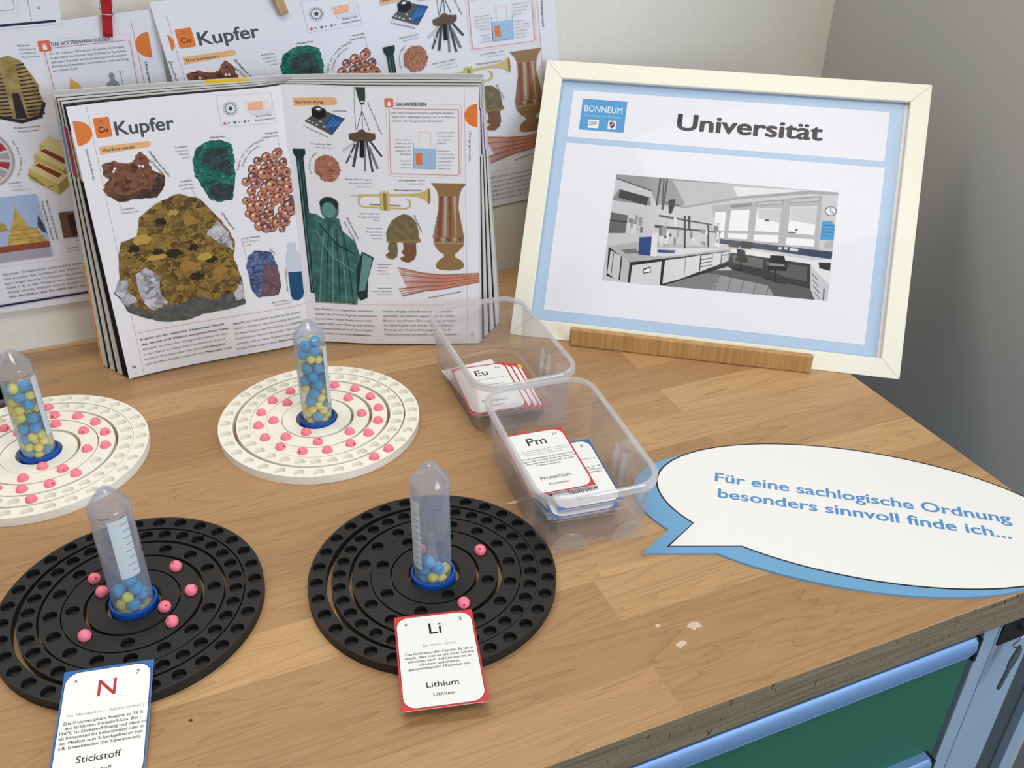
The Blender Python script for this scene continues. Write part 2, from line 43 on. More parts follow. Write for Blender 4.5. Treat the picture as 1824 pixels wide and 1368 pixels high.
# ------------------------------------------------------------------ helpers
def lin(c):
    return tuple(x / 12.92 if x <= 0.04045 else ((x + 0.055) / 1.055) ** 2.4 for x in c)
def rgb(r, g, b):
    return lin((r / 255, g / 255, b / 255)) + (1.0,)
MATS = {}
def mat(name, col, rough=0.5, spec=0.5, metal=0.0, **kw):
    if name in MATS: return MATS[name]
    m = bpy.data.materials.new(name); m.use_nodes = True
    b = m.node_tree.nodes['Principled BSDF']
    b.inputs['Base Color'].default_value = col; b.inputs['Roughness'].default_value = rough
    b.inputs['Specular IOR Level'].default_value = spec; b.inputs['Metallic'].default_value = metal
    for k, v in kw.items(): b.inputs[k].default_value = v
    MATS[name] = m
    return m
def nodes(m): return m.node_tree.nodes, m.node_tree.links, m.node_tree.nodes['Principled BSDF']
def ramp(n, stops):
    r = n.new('ShaderNodeValToRGB'); e = r.color_ramp.elements
    while len(e) < len(stops): e.new(0.5)
    for k, (p, c) in enumerate(stops): e[k].position = p; e[k].color = c
    return r
def bump(m, tex_out, strength, dist):
    n, l, b = nodes(m); bp = n.new('ShaderNodeBump'); bp.inputs['Strength'].default_value = strength; bp.inputs['Distance'].default_value = dist
    l.new(tex_out, bp.inputs['Height']); l.new(bp.outputs[0], b.inputs['Normal'])
def noisy(name, c1, c2, scale=40, rough=0.6, spec=0.4, detail=4, coord='Object', stretch=(1, 1, 1), b_strength=0, lo=0.35, hi=0.65):
    if name in MATS: return MATS[name]
    m = mat(name, c1, rough, spec); n, l, b = nodes(m)
    tc = n.new('ShaderNodeTexCoord'); mp = n.new('ShaderNodeMapping'); mp.inputs['Scale'].default_value = stretch
    l.new(tc.outputs[coord], mp.inputs[0]); t = n.new('ShaderNodeTexNoise'); t.inputs['Scale'].default_value = scale; t.inputs['Detail'].default_value = detail
    l.new(mp.outputs[0], t.inputs['Vector']); r = ramp(n, [(lo, c1), (hi, c2)]); l.new(t.outputs[0], r.inputs[0]); l.new(r.outputs[0], b.inputs['Base Color'])
    if b_strength: bump(m, t.outputs[0], b_strength, 0.0006)
    return m
def printed(name, stops, scale, kind='voronoi', rough=0.45, detail=3):
    """a printed picture texture: mottled colours over the sheet's own uv (millimetres / 100)"""
    if name in MATS: return MATS[name]
    m = mat(name, stops[0][1], rough, 0.35); n, l, b = nodes(m)
    tc = n.new('ShaderNodeTexCoord')
    nz = n.new('ShaderNodeTexNoise'); nz.inputs['Scale'].default_value = scale; nz.inputs['Detail'].default_value = detail
    l.new(tc.outputs['UV'], nz.inputs['Vector'])
    if kind == 'voronoi':
        v = n.new('ShaderNodeTexVoronoi'); v.inputs['Scale'].default_value = scale * 1.3
        mx = n.new('ShaderNodeMixRGB'); mx.inputs[0].default_value = 0.12
        l.new(tc.outputs['UV'], mx.inputs[1]); l.new(nz.outputs[1], mx.inputs[2]); l.new(mx.outputs[0], v.inputs['Vector'])
        sp = n.new('ShaderNodeSeparateColor'); l.new(v.outputs['Color'], sp.inputs[0])
        ad = n.new('ShaderNodeMath'); ad.operation = 'MULTIPLY_ADD'; ad.inputs[1].default_value = 0.65; l.new(sp.outputs[0], ad.inputs[0])
        mu = n.new('ShaderNodeMath'); mu.operation = 'MULTIPLY'; mu.inputs[1].default_value = 0.35; l.new(nz.outputs[0], mu.inputs[0]); l.new(mu.outputs[0], ad.inputs[2])
        src = ad.outputs[0]
    else: src = nz.outputs[0]
    r = ramp(n, stops); l.new(src, r.inputs[0]); l.new(r.outputs[0], b.inputs['Base Color'])
    return m
def clear_plastic(name, tint, haze, haze_col, gloss=0.06, rough=0.12):
    """thin cloudy polypropylene: see-through, part milky, fresnel sheen"""
    if name in MATS: return MATS[name]
    m = bpy.data.materials.new(name); m.use_nodes = True; n = m.node_tree.nodes; l = m.node_tree.links
    n.remove(n['Principled BSDF']); out = n['Material Output']
    tr = n.new('ShaderNodeBsdfTransparent'); tr.inputs[0].default_value = tint
    df = n.new('ShaderNodeBsdfDiffuse'); df.inputs[0].default_value = haze_col
    tl = n.new('ShaderNodeBsdfTranslucent'); tl.inputs[0].default_value = haze_col
    mm = n.new('ShaderNodeMixShader'); mm.inputs[0].default_value = 0.5; l.new(df.outputs[0], mm.inputs[1]); l.new(tl.outputs[0], mm.inputs[2])
    lw = n.new('ShaderNodeLayerWeight'); lw.inputs[0].default_value = 0.35
    ma = n.new('ShaderNodeMath'); ma.operation = 'MULTIPLY_ADD'; ma.inputs[1].default_value = haze * 2.2; ma.inputs[2].default_value = haze; ma.use_clamp = True
    l.new(lw.outputs['Facing'], ma.inputs[0])
    m1 = n.new('ShaderNodeMixShader'); l.new(ma.outputs[0], m1.inputs[0]); l.new(tr.outputs[0], m1.inputs[1]); l.new(mm.outputs[0], m1.inputs[2])
    gl = n.new('ShaderNodeBsdfGlossy'); gl.inputs['Roughness'].default_value = rough
    fr = n.new('ShaderNodeLayerWeight'); fr.inputs[0].default_value = 0.12
    mg = n.new('ShaderNodeMath'); mg.operation = 'MULTIPLY_ADD'; mg.inputs[1].default_value = 0.35 if haze else 0.02; mg.inputs[2].default_value = gloss; l.new(fr.outputs['Fresnel'], mg.inputs[0])
    m2 = n.new('ShaderNodeMixShader'); l.new(mg.outputs[0], m2.inputs[0]); l.new(m1.outputs[0], m2.inputs[1]); l.new(gl.outputs[0], m2.inputs[2])
    l.new(m2.outputs[0], out.inputs[0]); MATS[name] = m
    return m

def link(name, bm_or_me, ms, parent=None, smooth=False):
    if isinstance(bm_or_me, bmesh.types.BMesh):
        me = bpy.data.meshes.new(name); bm_or_me.to_mesh(me); bm_or_me.free()
    else: me = bm_or_me
    for x in (ms if isinstance(ms, (list, tuple)) else [ms]): me.materials.append(x)
    if smooth:
        for p in me.polygons: p.use_smooth = True
    o = bpy.data.objects.new(name, me); COL.objects.link(o)
    if parent is not None: o.parent = parent
    return o
def empty(name, loc=(0, 0, 0), rz=0):
    o = bpy.data.objects.new(name, None); COL.objects.link(o); o.location = loc; o.rotation_euler = (0, 0, rz); o.empty_display_size = 0.02
    return o
def tag(o, label, cat, group=None):
    o['label'] = label; o['category'] = cat
    if group: o['group'] = group
    return o
def struct(o): o['kind'] = 'structure'; return o
def sharp(o, ang=35):
    me = o.data
    for p in me.polygons: p.use_smooth = True
    bm = bmesh.new(); bm.from_mesh(me)
    for e in bm.edges: e.smooth = len(e.link_faces) == 2 and e.calc_face_angle(0) <= radians(ang)
    bm.to_mesh(me); bm.free()
def bevel(o, width, seg=2, ang=40):
    md = o.modifiers.new('bevel', 'BEVEL'); md.width = width; md.segments = seg; md.limit_method = 'ANGLE'; md.angle_limit = radians(ang); return o
def box(bm, x0, x1, y0, y1, z0, z1):
    v = [bm.verts.new((x, y, z)) for z in (z0, z1) for x, y in ((x0, y0), (x1, y0), (x1, y1), (x0, y1))]
    for f in ((3, 2, 1, 0), (4, 5, 6, 7), (0, 1, 5, 4), (1, 2, 6, 5), (2, 3, 7, 6), (3, 0, 4, 7)): bm.faces.new([v[i] for i in f])
    return v
def boxm(name, d, m, parent=None, bev=0):
    bm = bmesh.new(); box(bm, *d); o = link(name, bm, m, parent)
    if bev: bevel(o, bev)
    return o
def lathe(bm, prof, n=48, cx=0, cy=0, rib=None):
    rings = []
    for r, z in prof:
        if r < 1e-6: rings.append([bm.verts.new((cx, cy, z))])
        else: rings.append([bm.verts.new((cx + r * cos(2 * pi * k / n), cy + r * sin(2 * pi * k / n), z)) for k in range(n)])
    for a, b in zip(rings, rings[1:]):
        for k in range(n):
            k2 = (k + 1) % n
            if len(a) == 1 and len(b) == 1: continue
            if len(a) == 1: bm.faces.new((a[0], b[k2], b[k]))
            elif len(b) == 1: bm.faces.new((a[k], a[k2], b[0]))
            else: bm.faces.new((a[k], a[k2], b[k2], b[k]))
    return rings
def tube(bm, pts, r, n=8):
    prev = None; pts = [Vector(p) for p in pts]
    for i, p in enumerate(pts):
        t = (pts[min(i + 1, len(pts) - 1)] - pts[max(i - 1, 0)]).normalized()
        a = t.orthogonal().normalized() if prev is None else (prev[1] - t * prev[1].dot(t)).normalized()
        b = t.cross(a); ring = [bm.verts.new(p + (a * cos(2 * pi * k / n) + b * sin(2 * pi * k / n)) * r) for k in range(n)]
        if prev:
            for k in range(n): bm.faces.new((prev[0][k], prev[0][(k + 1) % n], ring[(k + 1) % n], ring[k]))
        else: bm.faces.new(ring[::-1])
        prev = (ring, a)
    bm.faces.new(prev[0])
def rrect(L, W, r, n=6):
    out = []
    for cx, cy, a0 in ((L / 2 - r, W / 2 - r, 0), (-L / 2 + r, W / 2 - r, 90), (-L / 2 + r, -W / 2 + r, 180), (L / 2 - r, -W / 2 + r, 270)):
        for k in range(n + 1):
            a = radians(a0 + 90 * k / n); out.append((cx + r * cos(a), cy + r * sin(a)))
    return out

# ------------------------------------------------------------------ printing on sheets
_txt = {}
def text_mesh(s, bold, res):
    key = (s, bold, res)
    if key in _txt: return _txt[key]
    cu = bpy.data.curves.new('t', 'FONT'); cu.body = s; cu.size = 1; cu.resolution_u = res; cu.offset = bold
    o = bpy.data.objects.new('t', cu); COL.objects.link(o)
    dg = bpy.context.evaluated_depsgraph_get(); dg.update()
    me = bpy.data.meshes.new_from_object(o.evaluated_get(dg))
    vs = [(v.co.x, v.co.y) for v in me.vertices]; fs = [tuple(p.vertices) for p in me.polygons]
    bpy.data.objects.remove(o); bpy.data.curves.remove(cu); bpy.data.meshes.remove(me)
    _txt[key] = (vs, fs); return _txt[key]
CAP = 0.729; STEP = 0.0000015
class Sheet:
    """collects flat printed shapes (millimetres) layer by layer; one mesh for the whole printed sheet"""
    def __init__(s): s.items = []; s.mats = []; s.layer = 0
    def mi(s, m):
        if m not in s.mats: s.mats.append(m)
        return s.mats.index(m)
    def poly(s, pts, m, up=True):
        if up: s.layer += 1
        s.items.append(([tuple(p) for p in pts], [tuple(range(len(pts)))], s.mi(m), s.layer, True))
    def rect(s, x0, y0, x1, y1, m, up=True): s.poly([(x0, y0), (x1, y0), (x1, y1), (x0, y1)], m, up)
    def rrect(s, x0, y0, x1, y1, r, m, up=True):
        cx, cy = (x0 + x1) / 2, (y0 + y1) / 2
        s.poly([(cx + x, cy + y) for x, y in rrect(abs(x1 - x0), abs(y1 - y0), r)], m, up)
    def disc(s, cx, cy, rx, m, ry=None, n=24, up=True, a0=0, a1=2 * pi):
        ry = ry or rx; k = n if a1 - a0 > 6.2 else n + 1
        s.poly([(cx + rx * cos(a0 + (a1 - a0) * i / n), cy + ry * sin(a0 + (a1 - a0) * i / n)) for i in range(k)], m, up)
    def line(s, pts, wd, m, up=True):
        if up: s.layer += 1
        for (xa, ya), (xb, yb) in zip(pts, pts[1:]):
            d = Vector((xb - xa, yb - ya)); L = d.length
            if L < 1e-6: continue
            d /= L; nx, ny = -d.y * wd / 2, d.x * wd / 2; ex, ey = d.x * wd / 2, d.y * wd / 2
            s.items.append(([(xa - ex + nx, ya - ey + ny), (xa - ex - nx, ya - ey - ny), (xb + ex - nx, yb + ey - ny), (xb + ex + nx, yb + ey + ny)], [(0, 1, 2, 3)], s.mi(m), s.layer, True))
    def text(s, t, x, y, m, width=None, cap=None, bold=0.0, ang=0.0, align='l', res=2, up=False, hh=None):
        vs, fs = text_mesh(t, 0.0, res)
        if not fs: return
        x0 = min(v[0] for v in vs); x1 = max(v[0] for v in vs)
        sy = (cap / CAP) if cap else None
        sx = width / (x1 - x0) if width else sy
        if sy is None: sy = sx
        wd = (x1 - x0) * sx; ox = {'l': 0, 'c': -wd / 2, 'r': -wd}[align]
        ca, sa = cos(ang), sin(ang)
        if up: s.layer += 1
        b = bold * 0.5
        for dx, dy in (((0, 0),) if b <= 0 else ((-b, -b * .7), (b, -b * .7), (-b, b * .7), (b, b * .7)) if b < .02 else [(b * cos(k * pi / 5), b * .8 * sin(k * pi / 5)) for k in range(10)]):
            out = []
            for vx, vy in vs:
                px, py = (vx - x0 + dx) * sx + ox, (vy + dy) * sy; out.append((x + ca * px - sa * py, y + sa * px + ca * py))
            s.items.append((out, fs, s.mi(m), s.layer + 1, False))
    def arc_text(s, t, cx, cy, r, a0, a1, m, cap, bold=0.0):
        n = len(t)
        for i, ch in enumerate(t):
            if ch == ' ': continue
            a = a0 + (a1 - a0) * (i + .5) / n
            s.text(ch, cx + r * cos(a), cy + r * sin(a), m, cap=cap, bold=bold, ang=a - pi / 2 if a1 < a0 else a + pi / 2, align='c')
    def build(s, name, fn, parent=None, cut=None, step=STEP, extra=None):
        """fn(x_mm, y_mm, lift_m) -> world/local position; cut = list of x where long faces are split"""
        bm = bmesh.new(); uvs = {}
        for lay, (pts, fs, mi, _l, big) in enumerate(sorted(s.items, key=lambda q: q[3])):
            vs = [bm.verts.new((p[0], p[1], lay)) for p in pts]
            for f in fs:
                try: bm.faces.new([vs[i] for i in f]).material_index = mi
                except ValueError: pass
        if cut:
            for x in cut:
                bmesh.ops.bisect_plane(bm, geom=bm.verts[:] + bm.edges[:] + bm.faces[:], plane_co=(x, 0, 0), plane_no=(1, 0, 0))
        bm.normal_update()
        for f in bm.faces:
            if f.normal.z < 0: f.normal_flip()
        uv = bm.loops.layers.uv.new('uv')
        for f in bm.faces:
            for lp in f.loops: lp[uv].uv = (lp.vert.co.x / 100, lp.vert.co.y / 100)
        if extra: extra(bm, s)
        for v in bm.verts: v.co = fn(v.co.x, v.co.y, v.co.z * step)
        return link(name, bm, s.mats, parent)

PAPER = mat('white coated paper', rgb(236, 236, 240), 0.35, 0.4)
COPY = mat('white copier paper', rgb(230, 231, 240), 0.7, 0.3)
INK = mat('black ink', rgb(24, 24, 26), 0.5, 0.3); DARK = mat('dark grey ink', rgb(70, 72, 78), 0.5, 0.3)
GREYINK = mat('grey ink', rgb(120, 122, 130), 0.5, 0.3); PALE = mat('pale grey ink', rgb(196, 198, 206), 0.5, 0.3)
ORANGE = mat('orange ink', rgb(228, 124, 56), 0.4, 0.4); TAN = mat('tan ink', rgb(234, 182, 126), 0.4, 0.4); REDLN = mat('thin red ink', rgb(200, 110, 96), 0.5, 0.3)
SALMON = mat('pale salmon ink', rgb(235, 188, 172), 0.5, 0.3); WHITEINK = mat('unprinted white', rgb(242, 242, 244), 0.4, 0.4)
BLUEINK = mat('light blue ink', rgb(150, 196, 232), 0.4, 0.4); NAVY = mat('navy ink', rgb(36, 40, 72), 0.5, 0.3)

# ------------------------------------------------------------------ room
WALL = 1.024; TH = 0.0082
WHITEWALL = noisy('white wall paint', rgb(226, 224, 214), rgb(232, 230, 221), 300, 0.85, 0.2, b_strength=0.15, lo=0.3, hi=0.7)
GREYWALL = noisy('grey wall paint', rgb(178, 179, 176), rgb(183, 184, 181), 300, 0.75, 0.25, b_strength=0.12, lo=0.3, hi=0.7)
FLOORM = noisy('dark grey floor', rgb(96, 100, 104), rgb(110, 114, 118), 30, 0.5, 0.4)
struct(boxm('wall_back', (-2.2, 0.89, WALL, WALL + 0.1, -0.85, 1.8), WHITEWALL))
struct(boxm('wall_right', (0.89, 1.0, 0.50, WALL + 0.1, -0.85, 1.8), GREYWALL))
struct(boxm('floor', (-2.2, 2.2, -1.5, WALL, -0.95, -0.85), FLOORM))

# ------------------------------------------------------------------ workbench top: beech staves
def wood_mat():
    m = mat('beech staves', rgb(190, 150, 104), 0.42, 0.4); n, l, b = nodes(m)
    tc = n.new('ShaderNodeTexCoord'); mp = n.new('ShaderNodeMapping'); mp.inputs['Location'].default_value = (0.05, -0.3371 + 0.45, 0); l.new(tc.outputs['Object'], mp.inputs[0])
    br = n.new('ShaderNodeTexBrick'); br.offset = 0.37; br.offset_frequency = 2
    br.inputs['Scale'].default_value = 1; br.inputs['Brick Width'].default_value = 0.52; br.inputs['Row Height'].default_value = 0.045; br.inputs['Mortar Size'].default_value = 0.00022; br.inputs['Mortar Smooth'].default_value = 0.3
    br.inputs['Color1'].default_value = (0, 0, 0, 1); br.inputs['Color2'].default_value = (1, 1, 1, 1); br.inputs['Mortar'].default_value = (0.5, 0.5, 0.5, 1)
    l.new(mp.outputs[0], br.inputs['Vector'])
    # each stave shifts its own grain
    sep = n.new('ShaderNodeSeparateColor'); l.new(br.outputs[0], sep.inputs[0])
    cmb = n.new('ShaderNodeCombineXYZ'); mu = n.new('ShaderNodeMath'); mu.operation = 'MULTIPLY'; mu.inputs[1].default_value = 7.3
    l.new(sep.outputs[0], mu.inputs[0]); l.new(mu.outputs[0], cmb.inputs[0]); l.new(mu.outputs[0], cmb.inputs[2])
    ad = n.new('ShaderNodeVectorMath'); ad.operation = 'ADD'; l.new(tc.outputs['Object'], ad.inputs[0]); l.new(cmb.outputs[0], ad.inputs[1])
    m2 = n.new('ShaderNodeMapping'); m2.inputs['Scale'].default_value = (1.0, 13, 6); l.new(ad.outputs[0], m2.inputs[0])
    g1 = n.new('ShaderNodeTexNoise'); g1.inputs['Scale'].default_value = 2.2; g1.inputs['Detail'].default_value = 2; g1.inputs['Distortion'].default_value = 1.0; l.new(m2.outputs[0], g1.inputs['Vector'])
    wv = n.new('ShaderNodeMath'); wv.operation = 'MULTIPLY'; wv.inputs[1].default_value = 13; l.new(g1.outputs[0], wv.inputs[0])
    fr = n.new('ShaderNodeMath'); fr.operation = 'FRACT'; l.new(wv.outputs[0], fr.inputs[0])
    m3 = n.new('ShaderNodeMapping'); m3.inputs['Scale'].default_value = (7, 240, 60); l.new(ad.outputs[0], m3.inputs[0])
    g2 = n.new('ShaderNodeTexNoise'); g2.inputs['Scale'].default_value = 2.5; g2.inputs['Detail'].default_value = 3; l.new(m3.outputs[0], g2.inputs['Vector'])
    base = ramp(n, [(0.0, rgb(168, 132, 93)), (0.5, rgb(181, 144, 103)), (1.0, rgb(198, 161, 117))]); l.new(sep.outputs[0], base.inputs[0])
    ring = ramp(n, [(0.0, (0.74, 0.70, 0.65, 1)), (0.10, (0.90, 0.885, 0.86, 1)), (0.55, (1.0, 1, 1, 1)), (1.0, (0.97, 0.96, 0.95, 1))]); l.new(fr.outputs[0], ring.inputs[0])
    fine = ramp(n, [(0.3, (0.93, 0.92, 0.90, 1)), (0.6, (1.02, 1.02, 1.02, 1))]); l.new(g2.outputs[0], fine.inputs[0])
    a = n.new('ShaderNodeMixRGB'); a.blend_type = 'MULTIPLY'; a.inputs[0].default_value = 1; l.new(base.outputs[0], a.inputs[1]); l.new(ring.outputs[0], a.inputs[2])
    c = n.new('ShaderNodeMixRGB'); c.blend_type = 'MULTIPLY'; c.inputs[0].default_value = 1; l.new(a.outputs[0], c.inputs[1]); l.new(fine.outputs[0], c.inputs[2])
    jt = n.new('ShaderNodeMixRGB'); jt.inputs[2].default_value = rgb(140, 104, 68); mf = n.new('ShaderNodeMath'); mf.operation = 'MULTIPLY'; mf.inputs[1].default_value = 0.55
    l.new(br.outputs['Fac'], mf.inputs[0]); l.new(mf.outputs[0], jt.inputs[0]); l.new(c.outputs[0], jt.inputs[1]); l.new(jt.outputs[0], b.inputs['Base Color'])
    bump(m, g2.outputs[0], 0.08, 0.0004)
    return m
def edge_mat():
    m = mat('worn bench edge', rgb(134, 116, 92), 0.8, 0.2); n, l, b = nodes(m)
    tc = n.new('ShaderNodeTexCoord')
    mp = n.new('ShaderNodeMapping'); mp.inputs['Scale'].default_value = (6, 40, 240); l.new(tc.outputs['Object'], mp.inputs[0])
    t = n.new('ShaderNodeTexNoise'); t.inputs['Scale'].default_value = 2; t.inputs['Detail'].default_value = 5; l.new(mp.outputs[0], t.inputs['Vector'])
    r = ramp(n, [(0.35, rgb(110, 99, 80)), (0.65, rgb(138, 126, 104))]); l.new(t.outputs[0], r.inputs[0])
    mp2 = n.new('ShaderNodeMapping'); mp2.inputs['Scale'].default_value = (420, 60, 90); mp2.inputs['Rotation'].default_value = (0, radians(12), 0); l.new(tc.outputs['Object'], mp2.inputs[0])
    v = n.new('ShaderNodeTexNoise'); v.inputs['Scale'].default_value = 1.0; v.inputs['Detail'].default_value = 2; l.new(mp2.outputs[0], v.inputs['Vector'])
    r2 = ramp(n, [(0.30, (0.42, 0.34, 0.26, 1)), (0.36, (1, 1, 1, 1))]); l.new(v.outputs[0], r2.inputs[0])
    mx = n.new('ShaderNodeMixRGB'); mx.blend_type = 'MULTIPLY'; mx.inputs[0].default_value = 1; l.new(r.outputs[0], mx.inputs[1]); l.new(r2.outputs[0], mx.inputs[2]); l.new(mx.outputs[0], b.inputs['Base Color'])
    bump(m, v.outputs[0], 0.4, 0.0008)
    return m
YF, XR, TT = 0.3357, 0.6765, 0.0334
WOOD = wood_mat()
bm = bmesh.new(); box(bm, -1.3, XR, YF, WALL - 0.001, -TT, 0)
bm.faces.ensure_lookup_table()
for f in bm.faces:
    f.normal_update()
    if abs(f.normal.z) < 0.5: f.material_index = 1
bt = link('workbench_top', bm, [WOOD, edge_mat()]); bevel(bt, 0.0012, 2)
tag(bt, 'beech stave workbench top with worn greyish front edge', 'workbench')
# pale chips and dark spots on the bench top
CHIP = mat('pale scuff', rgb(208, 190, 166), 0.6, 0.3); KNOT = mat('dark speck', rgb(84, 62, 46), 0.7, 0.2); STAIN = mat('brown stain', rgb(168, 128, 88), 0.45, 0.4)
random.seed(11)
def blot(name, spots, m):
    for (x, y, rx, ry) in spots:
        bm = bmesh.new(); k = 9; vs = [bm.verts.new((x + rx * cos(2 * pi * i / k) * random.uniform(.55, 1.2), y + ry * sin(2 * pi * i / k) * random.uniform(.55, 1.2), 0.00008)) for i in range(k)]
        bm.faces.new(vs); link(name, bm, m, bt)
blot('scuff_mark', [(0.3249, 0.4026, .0062, .0042), (0.3003, 0.4133, .0026, .0022), (0.3068, 0.3912, .004, .0034), (0.2583, 0.5845, .006, .003)], CHIP)
blot('dark_speck', [(-0.0262, 0.4567, .0016, .0016)], KNOT)

# ------------------------------------------------------------------ drawer cabinet under the bench
BLUE = mat('pale blue anodised rail', rgb(118, 154, 200), 0.38, 0.5, 0.25); GREEN = mat('green drawer front', rgb(40, 102, 78), 0.45, 0.45)
POST = mat('blue grey cabinet paint', rgb(150, 170, 190), 0.5, 0.4); GAP = mat('dark grey recess', rgb(70, 80, 84), 0.6, 0.3); BLK = mat('black plastic', rgb(26, 27, 30), 0.45, 0.4)
cab = empty('drawer_cabinet', (0, YF, -0.85)); tag(cab, 'workshop drawer cabinet with green fronts and pale blue handle rails under the bench', 'cabinet')
B0 = 0.85
def rail(parent, ztop):
    bm = bmesh.new(); prof = [(0.012, 0), (0.003, -0.0005), (0.0, -0.004), (-0.0008, -0.012), (0.0008, -0.0185), (0.003, -0.0195), (0.002, -0.0215), (0.0035, -0.0245), (0.012, -0.0245)]
    a = [bm.verts.new((-1.1, y, ztop + z)) for y, z in prof]; b = [bm.verts.new((0.551, y, ztop + z)) for y, z in prof]
    for i in range(len(prof)): j = (i + 1) % len(prof); bm.faces.new((a[i], b[i], b[j], a[j]))
    bm.faces.new(a[::-1]); bm.faces.new(b)
    o = link('handle_rail', bm, BLUE, parent); bmesh_fix(o); sharp(o, 40); return o
def bmesh_fix(o):
    bm = bmesh.new(); bm.from_mesh(o.data); bmesh.ops.recalc_face_normals(bm, faces=bm.faces[:]); bm.to_mesh(o.data); bm.free()
for k, zt in enumerate((-0.0395, -0.1885, -0.34, -0.49, -0.64)):
    zb = (-0.1885, -0.34, -0.49, -0.64, -0.79)[k]
    d = boxm('drawer', (-1.1, 0.5615, 0.010, 0.025, B0 + zb + 0.0035 - 0.018, B0 + zt - 0.006), GREEN, cab); bevel(d, 0.0008)
    rail(d, B0 + zt)
    boxm('rail_end_cap', (0.551, 0.5536, -0.0008, 0.012, B0 + zt - 0.0248, B0 + zt + 0.0002), BLK, d)
boxm('carcass', (-1.12, 0.62, 0.027, 0.66, 0, B0 - TT), GAP, cab)  # carcass coloured dark to paint in the shade of the gap beside the drawers
p = boxm('post', (0.5765, 0.5935, 0.014, 0.03, 0, B0 - TT - 0.0005), POST, cab); bevel(p, 0.0008)
p = boxm('post', (0.5945, 0.641, 0.014, 0.03, 0, B0 - TT - 0.0005), POST, cab); bevel(p, 0.0008)
boxm('recess_strip', (0.641, 0.679, 0.022, 0.03, 0, B0 - TT - 0.0005), GAP, cab)
p = boxm('side_flange', (0.6785, 0.694, 0.014, 0.40, 0, B0 - TT - 0.0005), POST, cab); bevel(p, 0.0008)
boxm('lock_plate', (0.5965, 0.64, 0.0125, 0.0142, B0 - 0.078, B0 - 0.0345), BLK, cab)
STEEL = mat('steel', rgb(170, 174, 180), 0.28, 0.5, 0.9)
bm = bmesh.new(); lathe(bm, [(0, 0), (0.0075, 0), (0.0075, 0.006), (0.006, 0.007), (0, 0.007)], 24)
lk = link('lock_cylinder', bm, STEEL, cab); lk.location = (0.622, 0.0125, B0 - 0.060); lk.rotation_euler = (pi / 2, 0, 0); sharp(lk)
# keys: ring through the lock key, a second key hanging down
keys = empty('key_ring', (0.6105, YF + 0.003, -0.068)); tag(keys, 'steel key hanging on a wire ring from the cabinet lock', 'keys')
bm = bmesh.new(); tube(bm, [(0.0085 * cos(a), 0.0015 * sin(2 * a), 0.0085 * sin(a)) for a in [2 * pi * k / 28 for k in range(29)]], 0.0006, 8); link('wire_ring', bm, STEEL, keys, True)
bm = bmesh.new()
out = [(-.0006, .001), (.0012, .0005), (.004, -.004), (.0048, -.012), (.0044, -.017), (.0034, -.024), (.0026, -.025), (.0022, -.046), (.0008, -.050), (-.0012, -.049), (-.0014, -.026), (-.0026, -.024), (-.0036, -.016), (-.0022, -.006)]
f = bm.faces.new([bm.verts.new((x + 0.2 * z * -0.28, 0.0, z)) for x, z in out]); r = bmesh.ops.extrude_face_region(bm, geom=[f])
bmesh.ops.translate(bm, verts=[v for v in r['geom'] if isinstance(v, bmesh.types.BMVert)], vec=(0, -0.002, 0)); bmesh.ops.recalc_face_normals(bm, faces=bm.faces[:])
k = link('key', bm, mat('dark key steel', rgb(140, 142, 148), 0.3, 0.5, 0.85), keys); k.location = (-0.0035, -0.001, -0.0035); k.rotation_euler = (0, radians(10), 0)
bm = bmesh.new(); box(bm, -0.0012, 0.0012, -0.012, 0.0105, -0.004, 0.004); k2 = link('key', bm, STEEL, keys); k2.location = (0.0115, -0.0045, 0.008); bevel(k2, .0006)

# ------------------------------------------------------------------ atom boards
WHITEPLA = noisy('white printed plastic', rgb(240, 238, 228), rgb(245, 243, 234), 900, 0.6, 0.35, b_strength=0.05, coord='Object', lo=0.3, hi=0.7)
BLACKPLA = noisy('black printed plastic', rgb(25, 25, 26), rgb(30, 30, 31), 900, 0.55, 0.4, b_strength=0.06, coord='Object', lo=0.3, hi=0.7)
RAD = {5: 88.4, 4: 73.3, 3: 57.2, 2: 41.6, 1: 26.5}; NH = {5: 32, 4: 32, 3: 16, 2: 8, 1: 2}
EDGE = {5: (95.0, 81.5), 4: (79.2, 66.3), 3: (64.6, 50.5), 2: (48.8, 34.2), 1: (32.5, 19.7)}
HOLE_R = 4.95; HOLE_D = 0.0046
def ring_mesh(k, ph):
    cu = bpy.data.curves.new('ring', 'CURVE'); cu.dimensions = '2D'; cu.fill_mode = 'BOTH'; cu.extrude = HOLE_D / 2
    def spl(cx, cy, r, n):
        s = cu.splines.new('POLY'); s.points.add(n - 1); s.use_cyclic_u = True
        for i in range(n): a = 2 * pi * i / n; s.points[i].co = ((cx + r * cos(a)) / 1000, (cy + r * sin(a)) / 1000, 0, 1)
    ro, ri = EDGE[k]; spl(0, 0, ro, 128); spl(0, 0, ri, 112)
    for i in range(NH[k]):
        a = radians(ph) + 2 * pi * i / NH[k]; spl(RAD[k] * cos(a), RAD[k] * sin(a), HOLE_R, 22)
    o = bpy.data.objects.new('ring', cu); COL.objects.link(o); dg = bpy.context.evaluated_depsgraph_get(); dg.update()
    me = bpy.data.meshes.new_from_object(o.evaluated_get(dg)); bpy.data.objects.remove(o); bpy.data.curves.remove(cu)
    bm = bmesh.new(); bm.from_mesh(me); bpy.data.meshes.remove(me)
    for v in bm.verts: v.co.z += TH - HOLE_D / 2
    lathe(bm, [(ro / 1000, 0), (ro / 1000, TH - HOLE_D), (ri / 1000, TH - HOLE_D), (ri / 1000, 0), (ro / 1000, 0)], 128)
    bmesh.ops.remove_doubles(bm, verts=bm.verts[:], dist=1e-6); bmesh.ops.recalc_face_normals(bm, faces=bm.faces[:])
    return bm
